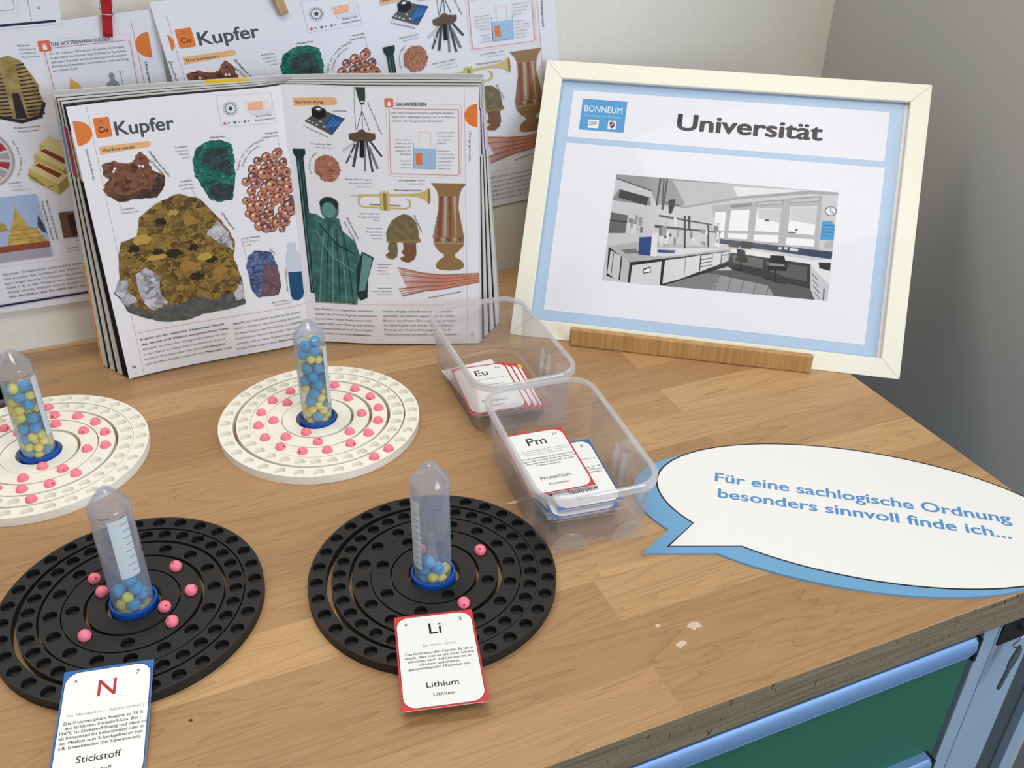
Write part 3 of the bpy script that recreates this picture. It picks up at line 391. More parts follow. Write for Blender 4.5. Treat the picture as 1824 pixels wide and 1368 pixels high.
BOARD_LABEL = {'W1': 'white round ring board cut off by the left edge of the photo', 'W2': 'white round ring board in front of the open book', 'B1': 'black round ring board with the nitrogen card leaning on it', 'B2': 'black round ring board with the lithium card lying on it'}
NICK = {'W1': 'left white board', 'W2': 'white board by the book', 'B1': 'black nitrogen board', 'B2': 'black lithium board'}
RING_NAME = {5: 'outermost ring', 4: 'fourth ring out', 3: 'middle ring', 2: 'second ring out', 1: 'innermost ring'}
boards = {}
for key in ('W1', 'W2', 'B1', 'B2'):
    d = DATA['discs'][key]; c = d['c']
    root = empty('atom_board', (c[0], c[1], 0)); tag(root, BOARD_LABEL[key], 'ring board', 'round shell boards on the bench'); boards[key] = root
    for k in (5, 4, 3, 2, 1):
        ox, oy, ph = d['rings'][str(k)]
        o = link('ring', ring_mesh(k, ph), WHITEPLA if key[0] == 'W' else BLACKPLA, root); o.location = (ox / 1000, oy / 1000, 0); sharp(o, 30)

# ------------------------------------------------------------------ beads
def bead_mesh(R, name, m):
    bm = bmesh.new(); h = R * 0.19; a0 = math.asin(h / R); n = 14
    prof = [(0, R * 0.45), (h, R * 0.45)] + [(R * sin(a0 + (pi - 2 * a0) * i / n), R * cos(a0 + (pi - 2 * a0) * i / n)) for i in range(n + 1)] + [(h, -R * 0.45), (0, -R * 0.45)]
    prof[1] = (h, R * 0.45)
    lathe(bm, prof[::-1], 26); bmesh.ops.recalc_face_normals(bm, faces=bm.faces[:])
    me = bpy.data.meshes.new(name); bm.to_mesh(me); bm.free(); me.materials.append(m)
    for p in me.polygons: p.use_smooth = True
    bm = bmesh.new(); bm.from_mesh(me)
    for e in bm.edges: e.smooth = not (len(e.link_faces) == 2 and e.calc_face_angle(0) > radians(45))
    bm.to_mesh(me); bm.free()
    return me
PINK = mat('pink bead', rgb(252, 130, 150), 0.38, 0.45)
CYAN = mat('blue bead', rgb(58, 166, 216), 0.5, 0.35); LIME = mat('yellow bead', rgb(255, 238, 84), 0.5, 0.35)
ME_P = bead_mesh(0.0047, 'pink_bead', PINK); ME_B = bead_mesh(0.0049, 'blue_bead', CYAN); ME_Y = bead_mesh(0.0039, 'yellow_bead', LIME)
random.seed(5)
def put_bead(me, name, p):
    o = bpy.data.objects.new(name, me); COL.objects.link(o); o.location = p
    o.rotation_euler = (random.uniform(-1.2, 1.2), random.uniform(-1.2, 1.2), random.uniform(0, 6)); return o
seen = {}
def clock(dx, dy):
    a = (90 - degrees(atan2(dy, dx))) % 360; h = a / 30.0; q = round(h * 2) / 2 % 12
    hh = int(q) if int(q) else 12
    return ('half past %d' % hh) if q % 1 else ("%d o'clock" % hh)
for key in ('W1', 'W2', 'B1', 'B2'):
    d = DATA['discs'][key]; c = d['c']; t = DATA['tubes'][key]['c']
    for k, bx, by in d['beads']:
        if k < 4:   # beads sit in the holes of their ring
            ox, oy, ph = d['rings'][str(k)]; st = 360 / NH[k]
            a = degrees(atan2(by - oy, bx - ox)); a = radians(round((a - ph) / st) * st + ph); hx, hy = ox + RAD[k] * cos(a), oy + RAD[k] * sin(a)
        else:
            ox, oy, ph = d['rings'][str(k)]; st = 360 / NH[k]
            a = degrees(atan2(by - oy, bx - ox)); a = radians(round((a - ph) / st) * st + ph); hx, hy = ox + RAD[k] * cos(a), oy + RAD[k] * sin(a)
        z = TH + 0.0003 if key[0] == 'W' else TH + 0.0018
        o = put_bead(ME_P, 'pink_bead', (c[0] + hx / 1000, c[1] + hy / 1000, z))
        lab = 'pink bead, %s on %s, %s' % (clock(hx, hy), RING_NAME[k], NICK[key])
        while lab in seen: lab = lab.replace('pink bead', 'another pink bead')
        seen[lab] = 1
        tag(o, lab, 'bead', 'pink beads on the ' + NICK[key])

# ------------------------------------------------------------------ tubes standing on their caps
TUBEM = clear_plastic('cloudy tube plastic', (0.96, 0.97, 0.99, 1), 0.09, (0.78, 0.85, 0.98, 1), 0.05, 0.10)
CAPM = mat('blue screw cap', rgb(10, 76, 166), 0.35, 0.45, **{'Subsurface Weight': 0.0})
PANEL = mat('white writing panel', rgb(206, 218, 224), 0.6, 0.3); GRAD = mat('grey scale mark', rgb(92, 104, 128), 0.6, 0.3)
TUBE_LABEL = {'W1': 'clear capped tube of beads standing on the white board at the left edge', 'W2': 'clear tube filled to the top with beads, in front of the book', 'B1': 'clear tube with a few beads, standing on the black nitrogen board', 'B2': 'clear tube with a few beads, standing on the black lithium board'}
def nth(i): return 'topmost' if i == 1 else '%d%s highest' % (i, 'th' if 10 < i % 100 < 14 else {1: 'st', 2: 'nd', 3: 'rd'}.get(i % 10, 'th'))
TNICK = {'W1': 'the tube at the left edge', 'W2': 'the tube by the book', 'B1': 'the nitrogen tube', 'B2': 'the lithium tube'}
def make_tube(key, a0, a1, zl=.030, zh=.090):
    t = DATA['tubes'][key]['c']; root = empty('bead_tube', (t[0], t[1], 0)); tag(root, TUBE_LABEL[key], 'tube', 'clear bead tubes with blue caps')
    bm = bmesh.new(); ro, ri = 0.0143, 0.0136
    outer = [(ro, 0.0030), (ro, 0.1000), (ro - 0.0006, 0.1012), (0.0045, 0.1135), (0.0030, 0.1148), (0, 0.1152)]
    inner = [(0, 0.1140), (0.0024, 0.1136), (0.0036, 0.1126), (ri - 0.0006, 0.1004), (ri, 0.0992), (ri, 0.0030), (ro, 0.0030)]
    lathe(bm, outer + inner, 56); bmesh.ops.remove_doubles(bm, verts=bm.verts[:], dist=1e-6); bmesh.ops.recalc_face_normals(bm, faces=bm.faces[:])
    o = link('tube_body', bm, TUBEM, root); sharp(o, 32)
    bm = bmesh.new(); n = 144; rc = 0.0172
    rings = []
    prof = [(0.0, 0.0), (rc - .0012, 0.0), (rc, 0.0012), (rc, 0.0118), (rc - 0.0006, 0.0124), (0.0152, 0.0126), (0.0150, 0.0022), (0, 0.0022)]
    for i, (r, z) in enumerate(prof):
        rings.append([bm.verts.new(((r - (0.0004 if (k % 2 and i in (2, 3)) else 0)) * cos(2 * pi * k / n), (r - (0.0004 if (k % 2 and i in (2, 3)) else 0)) * sin(2 * pi * k / n), z)) for k in range(n)] if r else [bm.verts.new((0, 0, z))])
    for a, b in zip(rings, rings[1:]):
        for k in range(n):
            k2 = (k + 1) % n
            if len(a) == 1: bm.faces.new((a[0], b[k2], b[k]))
            elif len(b) == 1: bm.faces.new((a[k], a[k2], b[0]))
            else: bm.faces.new((a[k], a[k2], b[k2], b[k]))
    bmesh.ops.recalc_face_normals(bm, faces=bm.faces[:])
    link('screw_cap', bm, CAPM, root)['label'] = 'ribbed blue screw cap'
    # writing panel with its scale, facing angle measured from the camera side
    cam_az = atan2(-t[1], -t[0]); bm = bmesh.new(); R = ro + 0.00012
    def patch(z0, z1, b0, b1, mi, rr):
        nn = max(2, int(abs(b1 - b0) / 5)); cols = []
        for i in range(nn + 1):
            a = cam_az + radians(b0 + (b1 - b0) * i / nn); cols.append((bm.verts.new((rr * cos(a), rr * sin(a), z0)), bm.verts.new((rr * cos(a), rr * sin(a), z1))))
        for p, q in zip(cols, cols[1:]): bm.faces.new((p[0], q[0], q[1], p[1])).material_index = mi
    patch(zl, zh, a0, a1, 0, R)
    for i in range(9): z = zl + .005 + i * 0.0059; patch(z, z + 0.0004, a1 - (28 if i % 2 else 22), a1, 1, R + 0.00008)
    for i in range(16): z = zl + .003 + i * 0.0034; patch(z, z + 0.00025, a0 - (14 if i % 5 else 20), a0 - 3, 1, R)
    patch(zh + .003, zh + .0035, a0 - 25, a0 + 12, 1, R)
    link('scale_panel', bm, [PANEL, GRAD], root)['label'] = 'white writing panel with graduation marks'
    return root
make_tube('W1', 42, 95); make_tube('W2', 50, 105); make_tube('B1', -16, 40, .044, .0955); make_tube('B2', -88, -34, .024, .088)
random.seed(8)
for key in ('W1', 'W2', 'B1', 'B2'):
    t = DATA['tubes'][key]; c = t['c']
    for kind, nm in (('b', 'blue'), ('y', 'yellow')):
        L = sorted([b for b in t['beads'] if b[0] == kind], key=lambda b: -b[3])
        for i, b in enumerate(L):
            o = put_bead(ME_B if kind == 'b' else ME_Y, nm + '_bead', (c[0] + b[1] / 1000, c[1] + b[2] / 1000, b[3] / 1000))
            tag(o, '%s %s bead in %s' % (nth(i + 1), nm, TNICK[key]), 'bead', '%s beads in %s' % (nm, TNICK[key]))

# ------------------------------------------------------------------ element cards
RED = mat('red card ink', rgb(214, 52, 56), 0.4, 0.4); BLUEC = mat('blue card ink', rgb(20, 104, 182), 0.4, 0.4); CARDW = mat('white card stock', rgb(238, 240, 242), 0.32, 0.45)
DKRED = mat('dark red line', rgb(120, 30, 40), 0.5, 0.3); LETRED = mat('red letter ink', rgb(186, 40, 50), 0.5, 0.3); GREENC = mat('green card ink', rgb(30, 120, 70), 0.4, 0.4); YELC = mat('yellow card ink', rgb(240, 210, 40), 0.4, 0.4)
def card_sheet(border, line, num, sym, sub, body, name, a=True, symcol=INK, green=None):
    s = Sheet(); W, H = 57.0, 86.0; X = lambda u: (u - .5) * W; Y = lambda v: (.5 - v) * H
    s.rect(-W / 2, -H / 2, W / 2, H / 2, border)
    if green: s.rect(-W / 2, H / 2 - 7, W / 2, H / 2, green)
    s.rrect(-W / 2 + 1.0, -H / 2 + 1.2, W / 2 - 1.0, H / 2 - 1.4, 9.2, line)
    s.rrect(-W / 2 + 1.5, -H / 2 + 1.7, W / 2 - 1.5, H / 2 - 1.9, 8.8, CARDW)
    if a: s.text('A', X(.12), Y(.112), INK, cap=2.7, bold=.012)
    s.text(num, X(.83), Y(.115), INK, cap=3.7, bold=.012, align='c')
    s.text(sym, 0 if len(sym) == 1 else X(.5), Y(.262 if len(sym) == 1 else .232), symcol, cap=13.0 if len(sym) == 1 else 11.0, bold=.012, align='c', res=4)
    for t, v, u0, u1, col in sub: s.text(t, X(u0), Y(v), col, width=(u1 - u0) * W, cap=2.1)
    for t, v, u0, u1 in body: s.text(t, X(u0), Y(v), INK, width=(u1 - u0) * W, cap=2.25, bold=.026)
    wn = 3.1 * len(name) * (.86 if len(name) > 8 else 1); s.text(name, 0, Y(.795), INK, width=wn, cap=5.0, align='c', bold=.01, res=3); s.text(name, 0, Y(.885), INK, width=wn * .63, cap=3.2, align='c', bold=.01)
    return s
def card_body(bm, s):
    z = lambda q: q / STEP
    i = s.mi(CARDW); n0 = len(bm.faces)
    box(bm, -28.5, 28.5, -43, 43, z(-0.0004), -0.5)
    bm.faces.ensure_lookup_table()
    for f in bm.faces[n0:]: f.material_index = i
def make_card(sheet, loc, yaw, pitch, label, group=None, roll=0):
    o = sheet.build('element_card', lambda x, y, l: Vector((x / 1000, y / 1000, l)), extra=card_body)
    o.location = loc; o.rotation_euler = (pitch, roll, yaw); tag(o, label, 'card', group); return o
li = card_sheet(RED, DKRED, '3', 'Li', [('[gr. lithos - Stein]', .365, .33, .72, GREYINK)],
    [('Das leichteste aller Metalle. Es ist so', .445, .10, .93), ('weich, dass man es mit einer Schere', .485, .09, .93), ('schneiden kann. Lithium kommt in', .525, .12, .89), ('Glimmern und anderen', .565, .25, .74), ('gesteinsbildenden Mineralien vor.', .605, .12, .87)], 'Lithium')
make_card(li, (0.1388, 0.4368, TH + 0.0018), -0.2335, -0.022, 'red bordered Lithium card lying on the front edge of a black ring board', 'element cards')
ni = card_sheet(BLUEC, NAVY, '7', 'N', [('[lat. Nitrogenium - „Salpeterbildner"]', .405, .10, .93, GREYINK)],
    [('Die Erdatmosphäre besteht zu 78 %', .470, .08, .93), ('aus farblosem Stickstoff-Gas. Bei -', .510, .10, .91), ('196°C ist Sticktstoff flüssig und dient so', .550, .05, .97), ('als Kältemittel für Lebensmittel oder in', .590, .05, .95), ('der Medizin zum Schockgefrieren von', .630, .06, .94), ('z.B. Gewebeteilen (bei Operationen).', .670, .06, .93)], 'Stickstoff', symcol=LETRED)
make_card(ni, (-0.0781, 0.4691, 0.0078), -0.1817, 0.146, 'blue bordered Stickstoff card with a red N, tilted off a black ring board', 'element cards')

# ------------------------------------------------------------------ two clear tubs
BINM = clear_plastic('clear tub plastic', (0.985, 0.985, 0.99, 1), 0.05, (0.96, 0.96, 1.0, 1), 0.05, 0.10)
RIMM = clear_plastic('clear tub rim plastic', (0.96, 0.965, 0.98, 1), 0.20, (0.98, 0.98, 1.0, 1), 0.09, 0.10)
def loft(bm, loops, closed=True):
    rs = [[bm.verts.new((x, y, z)) for x, y in pts] for pts, z in loops]; n = len(rs[0])
    for a, b in zip(rs, rs[1:]):
        for k in range(n): bm.faces.new((a[k], a[(k + 1) % n], b[(k + 1) % n], b[k]))
    return rs
def make_bin(loc, yaw, label):
    root = empty('clear_tub', (loc[0], loc[1], 0.0), yaw); tag(root, label, 'tub', 'clear plastic tubs of cards')
    L, W = 0.172, 0.1055
    bm = bmesh.new(); sec = lambda f, d, r: rrect(L * f - d, W * f - d, r, 8)
    o_ = [(sec(.865, .006, .016), 0.0), (sec(.88, .001, .019), 0.0012), (sec(.885, 0, .0195), 0.004), (sec(.965, .001, .0215), 0.0575)]
    i_ = [(sec(.965, .0032, .0205), 0.0575), (sec(.885, .0022, .0185), 0.0045), (sec(.88, .0036, .0175), 0.0022), (sec(.865, .009, .015), 0.0014)]
    rs = loft(bm, o_ + i_); bm.faces.new(rs[0][::-1]); bm.faces.new(rs[-1])
    bmesh.ops.recalc_face_normals(bm, faces=bm.faces[:])
    b = link('tub_body', bm, BINM, root); sharp(b, 40)
    bm = bmesh.new()
    rl = [(rrect(L - .0085, W - .0085, .0215, 8), .0580), (rrect(L - .0075, W - .0075, .022, 8), .0604), (rrect(L - .002, W - .002, .0235, 8), .0612), (rrect(L, W, .0242, 8), .0598), (rrect(L, W, .0242, 8), .0545), (rrect(L - .0016, W - .0016, .0236, 8), .0545), (rrect(L - .002, W - .002, .0235, 8), .0586), (rrect(L - .0085, W - .0085, .0215, 8), .0580)]
    loft(bm, rl); bmesh.ops.remove_doubles(bm, verts=bm.verts[:], dist=1e-6); bmesh.ops.recalc_face_normals(bm, faces=bm.faces[:])
    r = link('rim', bm, RIMM, root); sharp(r, 50)
    # raised ribs on one long side, half-round feet at the near end
    def slab(name, pts, c, ax, ay, th):
        bm = bmesh.new(); c, ax, ay = Vector(c), Vector(ax).normalized(), Vector(ay).normalized(); nz = ax.cross(ay)
        f = bm.faces.new([bm.verts.new(c + ax * x + ay * y) for x, y in pts]); e = bmesh.ops.extrude_face_region(bm, geom=[f])
        bmesh.ops.translate(bm, verts=[v for v in e['geom'] if isinstance(v, bmesh.types.BMVert)], vec=nz * th); bmesh.ops.recalc_face_normals(bm, faces=bm.faces[:])
        q = link(name, bm, BINM if 'foot' in name else RIMM, root); bevel(q, 0.0004, 1); return q
    up = Vector((0, W * .04, .0535)).normalized()
    for x in (0.004, 0.020): slab('wall_rib', rrect(.0085, .034, .004, 5), (x, W * .885 / 2 + .0015 - .0026, .026), (1, 0, 0), (0, up.y, up.z), .0009)
    half = [(.016 * cos(pi * k / 14), .021 * sin(pi * k / 14)) for k in range(15)]
    ue = Vector((L * .04, 0, .0535)).normalized()
    for y in (-0.026, 0.026): slab('end_foot', half, (L * .885 / 2 + .0001, y, .0008), (0, 1, 0), (ue.x, 0, ue.z), .0022)
    return root
T1 = (0.3162, 0.7585, -1.606); T2 = (0.3065, 0.5845, -1.6586)
make_bin(T1[:2], T1[2], 'clear plastic tub with the Eu card on top, nearer the book')
make_bin(T2[:2], T2[2], 'clear plastic tub with the Pm card on top, nearer the viewer')
txt4 = lambda a, b, c, d: [(a, .455, .04, .95), (b, .495, .03, .97), (c, .535, .06, .92), (d, .575, .30, .70)]
pm = card_sheet(RED, DKRED, '61', 'Pm', [('[der gr. Sagengestalt Prometheus', .325, .06, .93, GREYINK), ('den Göttern das Feuer stahl und', .360, .08, .92, GREYINK), ('den Menschen brachte]', .395, .22, .80, GREYINK)], txt4('natürlich radioaktive Promethium', 'drängte für kurze Zeit Radium in', 'ab, wurde dann jedoch durch', 'Tritium ersetzt.'), 'Promethium', a=False)
ox = card_sheet(BLUEC, NAVY, '8', 'O', [('[gr. oxygenes - Säurebildner]', .325, .10, .93, GREYINK)], txt4('Unsere Luft besteht zu 21 %', 'aus Sauerstoff. Er nimmt aus', 'ihr alles auf, was wir atmen,', 'zum ansehen.'), 'Sauerstoff', a=False)
hy = card_sheet(BLUEC, NAVY, '1', 'H', [], [], 'Hydrogen', a=False)
eu = card_sheet(RED, DKRED, '63', 'Eu', [('[nach dem Erdteil Europa]', .325, .20, .85, GREYINK)], [('natürliches Europium', .455, .2, .8)], 'Europium', a=False)
pl1 = card_sheet(RED, DKRED, '', ' ', [], [], ' ', a=False); pl2 = card_sheet(GREENC, INK, '', ' ', [], [], ' ', a=False); pl3 = card_sheet(BLUEC, NAVY, '', ' ', [], [], ' ', a=False); pl4 = card_sheet(RED, DKRED, '', ' ', [], [], ' ', a=False, green=YELC)
pl5 = card_sheet(CARDW, PALE, '', ' ', [], [], ' ', a=False)
G2 = 'cards in the near tub'; G1 = 'cards in the far tub'
near = [(pl2, .302, .592, .0030, -.04, 0, 'green bordered card at the very bottom of the near tub'), (pl1, .309, .580, .0065, -.16, .01, 'red bordered card just above the bottom card in the near tub'),
    (pl5, .301, .585, .0100, -.02, .02, 'plain white card low in the pile in the near tub'), (pl1, .311, .576, .0135, -.17, -.01, 'red cornered card below the middle of the near pile'),
    (pl2, .303, .583, .0165, -.10, .03, 'green cornered card in the middle of the near pile'), (pl3, .299, .581, .0198, -.06, .02, 'blue bordered card under the Hydrogen card in the near tub'),
    (hy, .302, .566, .0235, -.12, .02, 'blue bordered Hydrogen card below the Sauerstoff card in the near tub'), (ox, .3070, .5685, .0290, -.120, .03, 'blue bordered Sauerstoff card under the Promethium card in the near tub'),
    (pm, .2905, .5890, .0335, -.100, .02, 'red bordered Promethium card on top in the near tub')]
far = [(pl2, .317, .757, .0028, -.10, 0, 'green bordered card at the bottom of the far tub'), (pl5, .302, .756, .0050, .02, .0, 'white card just above the bottom card of the far tub'), (pl5, .301, .762, .0075, .06, .01, 'white card sticking out behind the Europium card in the far tub'),
    (pl4, .3165, .7415, .0100, -.12, .01, 'red card with a yellow top band in the far tub'), (pl1, .3115, .7415, .0125, -.11, .01, 'red bordered card between the Europium card and the yellow topped card'), (pl1, .3045, .7405, .0150, -.11, .01, 'red bordered card directly under the Europium card'),
    (eu, .2975, .7405, .0175, -.108, .01, 'red bordered Europium card on top in the far tub')]
for lst, g in ((near, G2), (far, G1)):
    for s, x, y, z, ya, pi_, lab in lst: make_card(s, (x, y, z), ya, pi_, lab, g)

# ------------------------------------------------------------------ speech bubble sign
SIGNB = mat('blue sign print', rgb(112, 166, 209), 0.35, 0.4); SIGNW = mat('white sign print', rgb(240, 240, 240), 0.32, 0.4); SIGNT = mat('blue sign lettering', rgb(88, 146, 205), 0.4, 0.4); SIGNK = mat('near black outline', rgb(30, 28, 42), 0.4, 0.4)
def bubble(dx, dy, grow):
    A, B = 175.3 + grow, 88.9 + grow; t0 = atan2(-72.7 / 88.9, -98.6 / 175.3); t1 = atan2(-53.7 / 88.9, -139.2 / 175.3)
    if t1 < t0: pass
    n = 150; pts = []; span = (t1 - t0) % (2 * pi)
    # run from the right foot of the tail anticlockwise all the way round to its left foot
    span = 2 * pi - ((t0 - t1) % (2 * pi))
    for i in range(n + 1):
        a = t0 + span * i / n; pts.append((A * cos(a) + dx, B * sin(a) + dy))
    pts.append((-157.3 - grow * 1.6 + dx, -88.0 - grow * 1.2 + dy))
    return pts
sg = Sheet(); blue = bubble(-19.5, -13.5, 0); outl = bubble(0, 0, 1.1); whit = bubble(0, 0, -0.6)
sg.poly(blue, SIGNB); sg.poly(outl, SIGNK); sg.poly(whit, SIGNW)
sg.text('Für eine sachlogische Ordnung', -124.8, 9.2, SIGNT, width=247, cap=13.2, bold=.045, ang=.012, res=5)
sg.text('besonders sinnvoll finde ich...', -121.1, -13.6, SIGNT, width=239, cap=13.2, bold=.045, ang=.018, res=5)
def sign_body(bm, s):
    for pts, mm, zt in ((blue, SIGNB, 0.4), (outl, SIGNW, 0.7)):
        i = s.mi(mm); a = [bm.verts.new((x, y, zt)) for x, y in pts]; b = [bm.verts.new((x, y, -0.0018 / STEP)) for x, y in pts]; n = len(a)
        for k in range(n): bm.faces.new((a[k], b[k], b[(k + 1) % n], a[(k + 1) % n])).material_index = i
        bm.faces.new(b[::-1]).material_index = i
sign = sg.build('speech_bubble_sign', lambda x, y, l: Vector((x / 1000, y / 1000, l)), extra=sign_body)
sign.location = (0.5308, 0.4615, 0.0019); sign.rotation_euler = (0, 0, -0.6335)
tag(sign, 'flat white speech bubble sign with blue edge and blue lettering', 'sign')

# ------------------------------------------------------------------ framed Universität sign
FRAMEM = mat('cream white frame lacquer', rgb(238, 236, 221), 0.38, 0.4); PAGEBLUE = mat('pale blue page border', rgb(180, 205, 231), 0.5, 0.3); PAGEW = mat('white page', rgb(236, 236, 244), 0.55, 0.3)
LOGOB = mat('logo blue', rgb(86, 158, 210), 0.45, 0.3); LOGOL = mat('logo pale lettering', rgb(160, 204, 232), 0.45, 0.3); HEAD = mat('heading ink', rgb(44, 42, 48), 0.5, 0.3)
lean = 0.62; yaw = -0.6138; FW, FH, FT = 421.4, 320.3, 12.0
fr = empty('picture_frame'); tag(fr, 'white framed Universität sign leaning back against the wall', 'picture frame')
U = Vector((cos(yaw), sin(yaw), 0)); N = Vector((-sin(yaw), cos(yaw), 0)); UP = Vector((0, 0, cos(lean))) + N * sin(lean); NN = U.cross(UP)
M = Matrix.Identity(4)
for i in range(3): M[i][0] = U[i]; M[i][1] = UP[i]; M[i][2] = NN[i]
M[0][3], M[1][3], M[2][3] = 0.3721, 0.8623, 0.0004
fr.matrix_world = M
I0 = 20.4
prof = [(0.0, 0.0), (I0 - .8, 0.0), (I0, -.8), (I0, -5.0), (I0 - 4, -5.0), (I0 - 4, -FT), (9.5, -FT)]   # (inset, depth)
def rail_piece(p0, p1, din):
    """mitred rail from corner p0 to p1 (outer edge), din = inward direction"""
    bm = bmesh.new(); p0, p1, din = Vector(p0), Vector(p1), Vector(din); dr = (p1 - p0).normalized(); g = 0.12
    a = []; b = []
    for ins, dp in prof:
        q0 = p0 + din * ins + dr * (ins + g); q1 = p1 + din * ins - dr * (ins + g)
        a.append(bm.verts.new((q0.x / 1000, q0.y / 1000, dp / 1000))); b.append(bm.verts.new((q1.x / 1000, q1.y / 1000, dp / 1000)))
    n = len(a)
    for k in range(n): bm.faces.new((a[k], b[k], b[(k + 1) % n], a[(k + 1) % n]))
    bm.faces.new(a[::-1]); bm.faces.new(b); bmesh.ops.recalc_face_normals(bm, faces=bm.faces[:])
    o = link('frame_rail', bm, FRAMEM, fr); bevel(o, 0.0004, 2); return o
cs = [(0, 0), (FW, 0), (FW, FH), (0, FH)]
for k, din in enumerate(((0, 1), (-1, 0), (0, -1), (1, 0))): rail_piece(cs[k], cs[(k + 1) % 4], din)
pg = Sheet()
pg.rect(17, 17, FW - 17, FH - 17, PAGEBLUE)
pg.rect(FW - I0 - 3.4, 17, FW - 17, FH - 17, PAGEW)
pg.rect(34.6, 234.8, 382.4, 289.5, PAGEW); pg.rect(34.0, 33.5, 383.6, 227.6, PAGEW, False)
pg.rect(46.5, 244, 97.8, 280.3, LOGOB)
pg.text('BONNEUM', 49.9, 265.8, WHITEINK, width=43.4, cap=7.6, bold=-.012, res=3); pg.text('Forschend lernen', 50.4, 259.9, LOGOL, width=42.5, cap=3.2)
pg.rect(56.3, 247, 68.3, 256.6, WHITEINK); pg.rect(79.0, 247, 88.2, 257.0, WHITEINK, False)
for k in range(4): pg.line([(57.5, 254.6 - 1.25 * k), (66.4 - (k % 2), 254.6 - 1.25 * k)], .55, DARK, k == 0)
pg.line([(57.5, 249.2), (63, 249.2)], .5, PALE, False)
pg.poly([(80.8, 255.6), (86.6, 255.6), (86.6, 250.3), (83.7, 247.9), (80.8, 250.3)], DARK); pg.poly([(83.7, 255.0), (86.0, 255.0), (86.0, 250.6), (83.7, 248.8)], mat('dark red ink', rgb(170, 50, 60), .5, .3)); pg.line([(81.2, 250.6), (86.2, 255.2)], .7, WHITEINK)
pg.text('Universität', 157.2, 252.5, HEAD, width=157, cap=19.0, bold=.06, res=6)
G = {}
def grey(v):
    if isinstance(v, str): return {'blue': mat('poster blue', rgb(40, 150, 206), .5, .3), 'blue2': mat('machine blue', rgb(30, 66, 130), .5, .3), 'navy': mat('dado navy', rgb(42, 60, 92), .5, .3), 'yellow': mat('poster yellow', rgb(220, 210, 90), .5, .3)}[v]
    q = round(v * 20) / 20; c = tuple([q * 0.99, q * 0.985, q * 1.0]); return mat('photo grey %d' % int(q * 100), lin(c) + (1,), .5, .3)
def clip(pts, quad):
    for (xa, ya), (xb, yb) in zip(quad, quad[1:] + quad[:1]):   # keep the side to the right of each clockwise edge
        out = []; side = lambda p: (xb - xa) * (p[1] - ya) - (yb - ya) * (p[0] - xa)
        for p, q in zip(pts, pts[1:] + pts[:1]):
            sp, sq = side(p), side(q)
            if sp <= 0: out.append(p)
            if (sp < 0 < sq) or (sq < 0 < sp): t = sp / (sp - sq); out.append((p[0] + (q[0] - p[0]) * t, p[1] + (q[1] - p[1]) * t))
        pts = out
        if len(pts) < 3: return []
    return pts
PH = [(95.7, 195.8), (338.7, 196.6), (340.4, 76.4), (95.0, 73.6)]
for v, pts in DATA['lab']:
    cp = clip([tuple(p) for p in pts], PH)
    if cp: pg.poly(cp, grey(v))
pg.build('printed_page', lambda x, y, l: Vector((x / 1000, y / 1000, -0.0068 + l)), fr)['label'] = 'printed page with blue border and laboratory photo'
bm = bmesh.new(); box(bm, .0165, (FW - 16.5) / 1000, .0165, (FH - 16.5) / 1000, -.0066 + .0006, -.0052)
GLASS = clear_plastic('clear acrylic pane', (0.985, 0.985, 0.99, 1), 0.0, (0.9, 0.9, 0.95, 1), 0.004, 0.05); link('glass_pane', bm, GLASS, fr)
boxm('back_board', (.0165, (FW - 16.5) / 1000, .0165, (FH - 16.5) / 1000, -.0105, -.0072), mat('brown hardboard', rgb(140, 108, 76), .8, .2), fr)
# bamboo ledge in front of the frame
BAMB = noisy('bamboo', rgb(170, 130, 78), rgb(200, 160, 106), 6, 0.5, 0.35, coord='Object', stretch=(40, 40, 3), lo=.3, hi=.7)
ld = boxm('bamboo_ledge', (-.130, .130, -.0035, .0035, 0, .0215), BAMB); bevel(ld, .0022, 3)
mx, my = (.4254 + .6337) / 2, (.8125 + .6657) / 2; ya2 = atan2(.6657 - .8125, .6337 - .4254)
ld.location = (mx - sin(ya2) * .0035, my + cos(ya2) * .0035, 0); ld.rotation_euler = (0, 0, ya2)
tag(ld, 'narrow bamboo strip standing in front of the white picture frame', 'ledge')

# ------------------------------------------------------------------ the Kupfer double page (used by the open book and by the copy on the wall)
TXT = mat('body text ink', rgb(104, 106, 114), 0.5, 0.3); BOLD = mat('bold text ink', rgb(52, 54, 62), 0.5, 0.3); HEADK = mat('slate heading ink', rgb(78, 82, 92), 0.5, 0.3)
COPPER_R = printed('native copper picture', [(0.15, rgb(64, 42, 34)), (0.35, rgb(112, 70, 50)), (0.6, rgb(138, 92, 68)), (0.8, rgb(112, 72, 52)), (0.95, rgb(176, 140, 114))], 22)
COPPER_D = printed('dark limonite picture', [(0.2, rgb(48, 36, 32)), (0.6, rgb(84, 60, 48)), (0.9, rgb(116, 88, 68))], 26)
MALA = printed('malachite picture', [(0.2, rgb(14, 62, 58)), (0.5, rgb(22, 100, 90)), (0.75, rgb(30, 124, 110)), (0.95, rgb(84, 156, 144))], 30); MALD = printed('dark malachite picture', [(0.2, rgb(36, 46, 44)), (0.6, rgb(50, 66, 62)), (0.9, rgb(40, 96, 88))], 26)
GOLDR = printed('brassy ore picture', [(0.08, rgb(52, 42, 22)), (0.28, rgb(90, 70, 34)), (0.5, rgb(126, 100, 48)), (0.7, rgb(156, 126, 60)), (0.86, rgb(106, 84, 42)), (0.97, rgb(236, 220, 140))], 21)
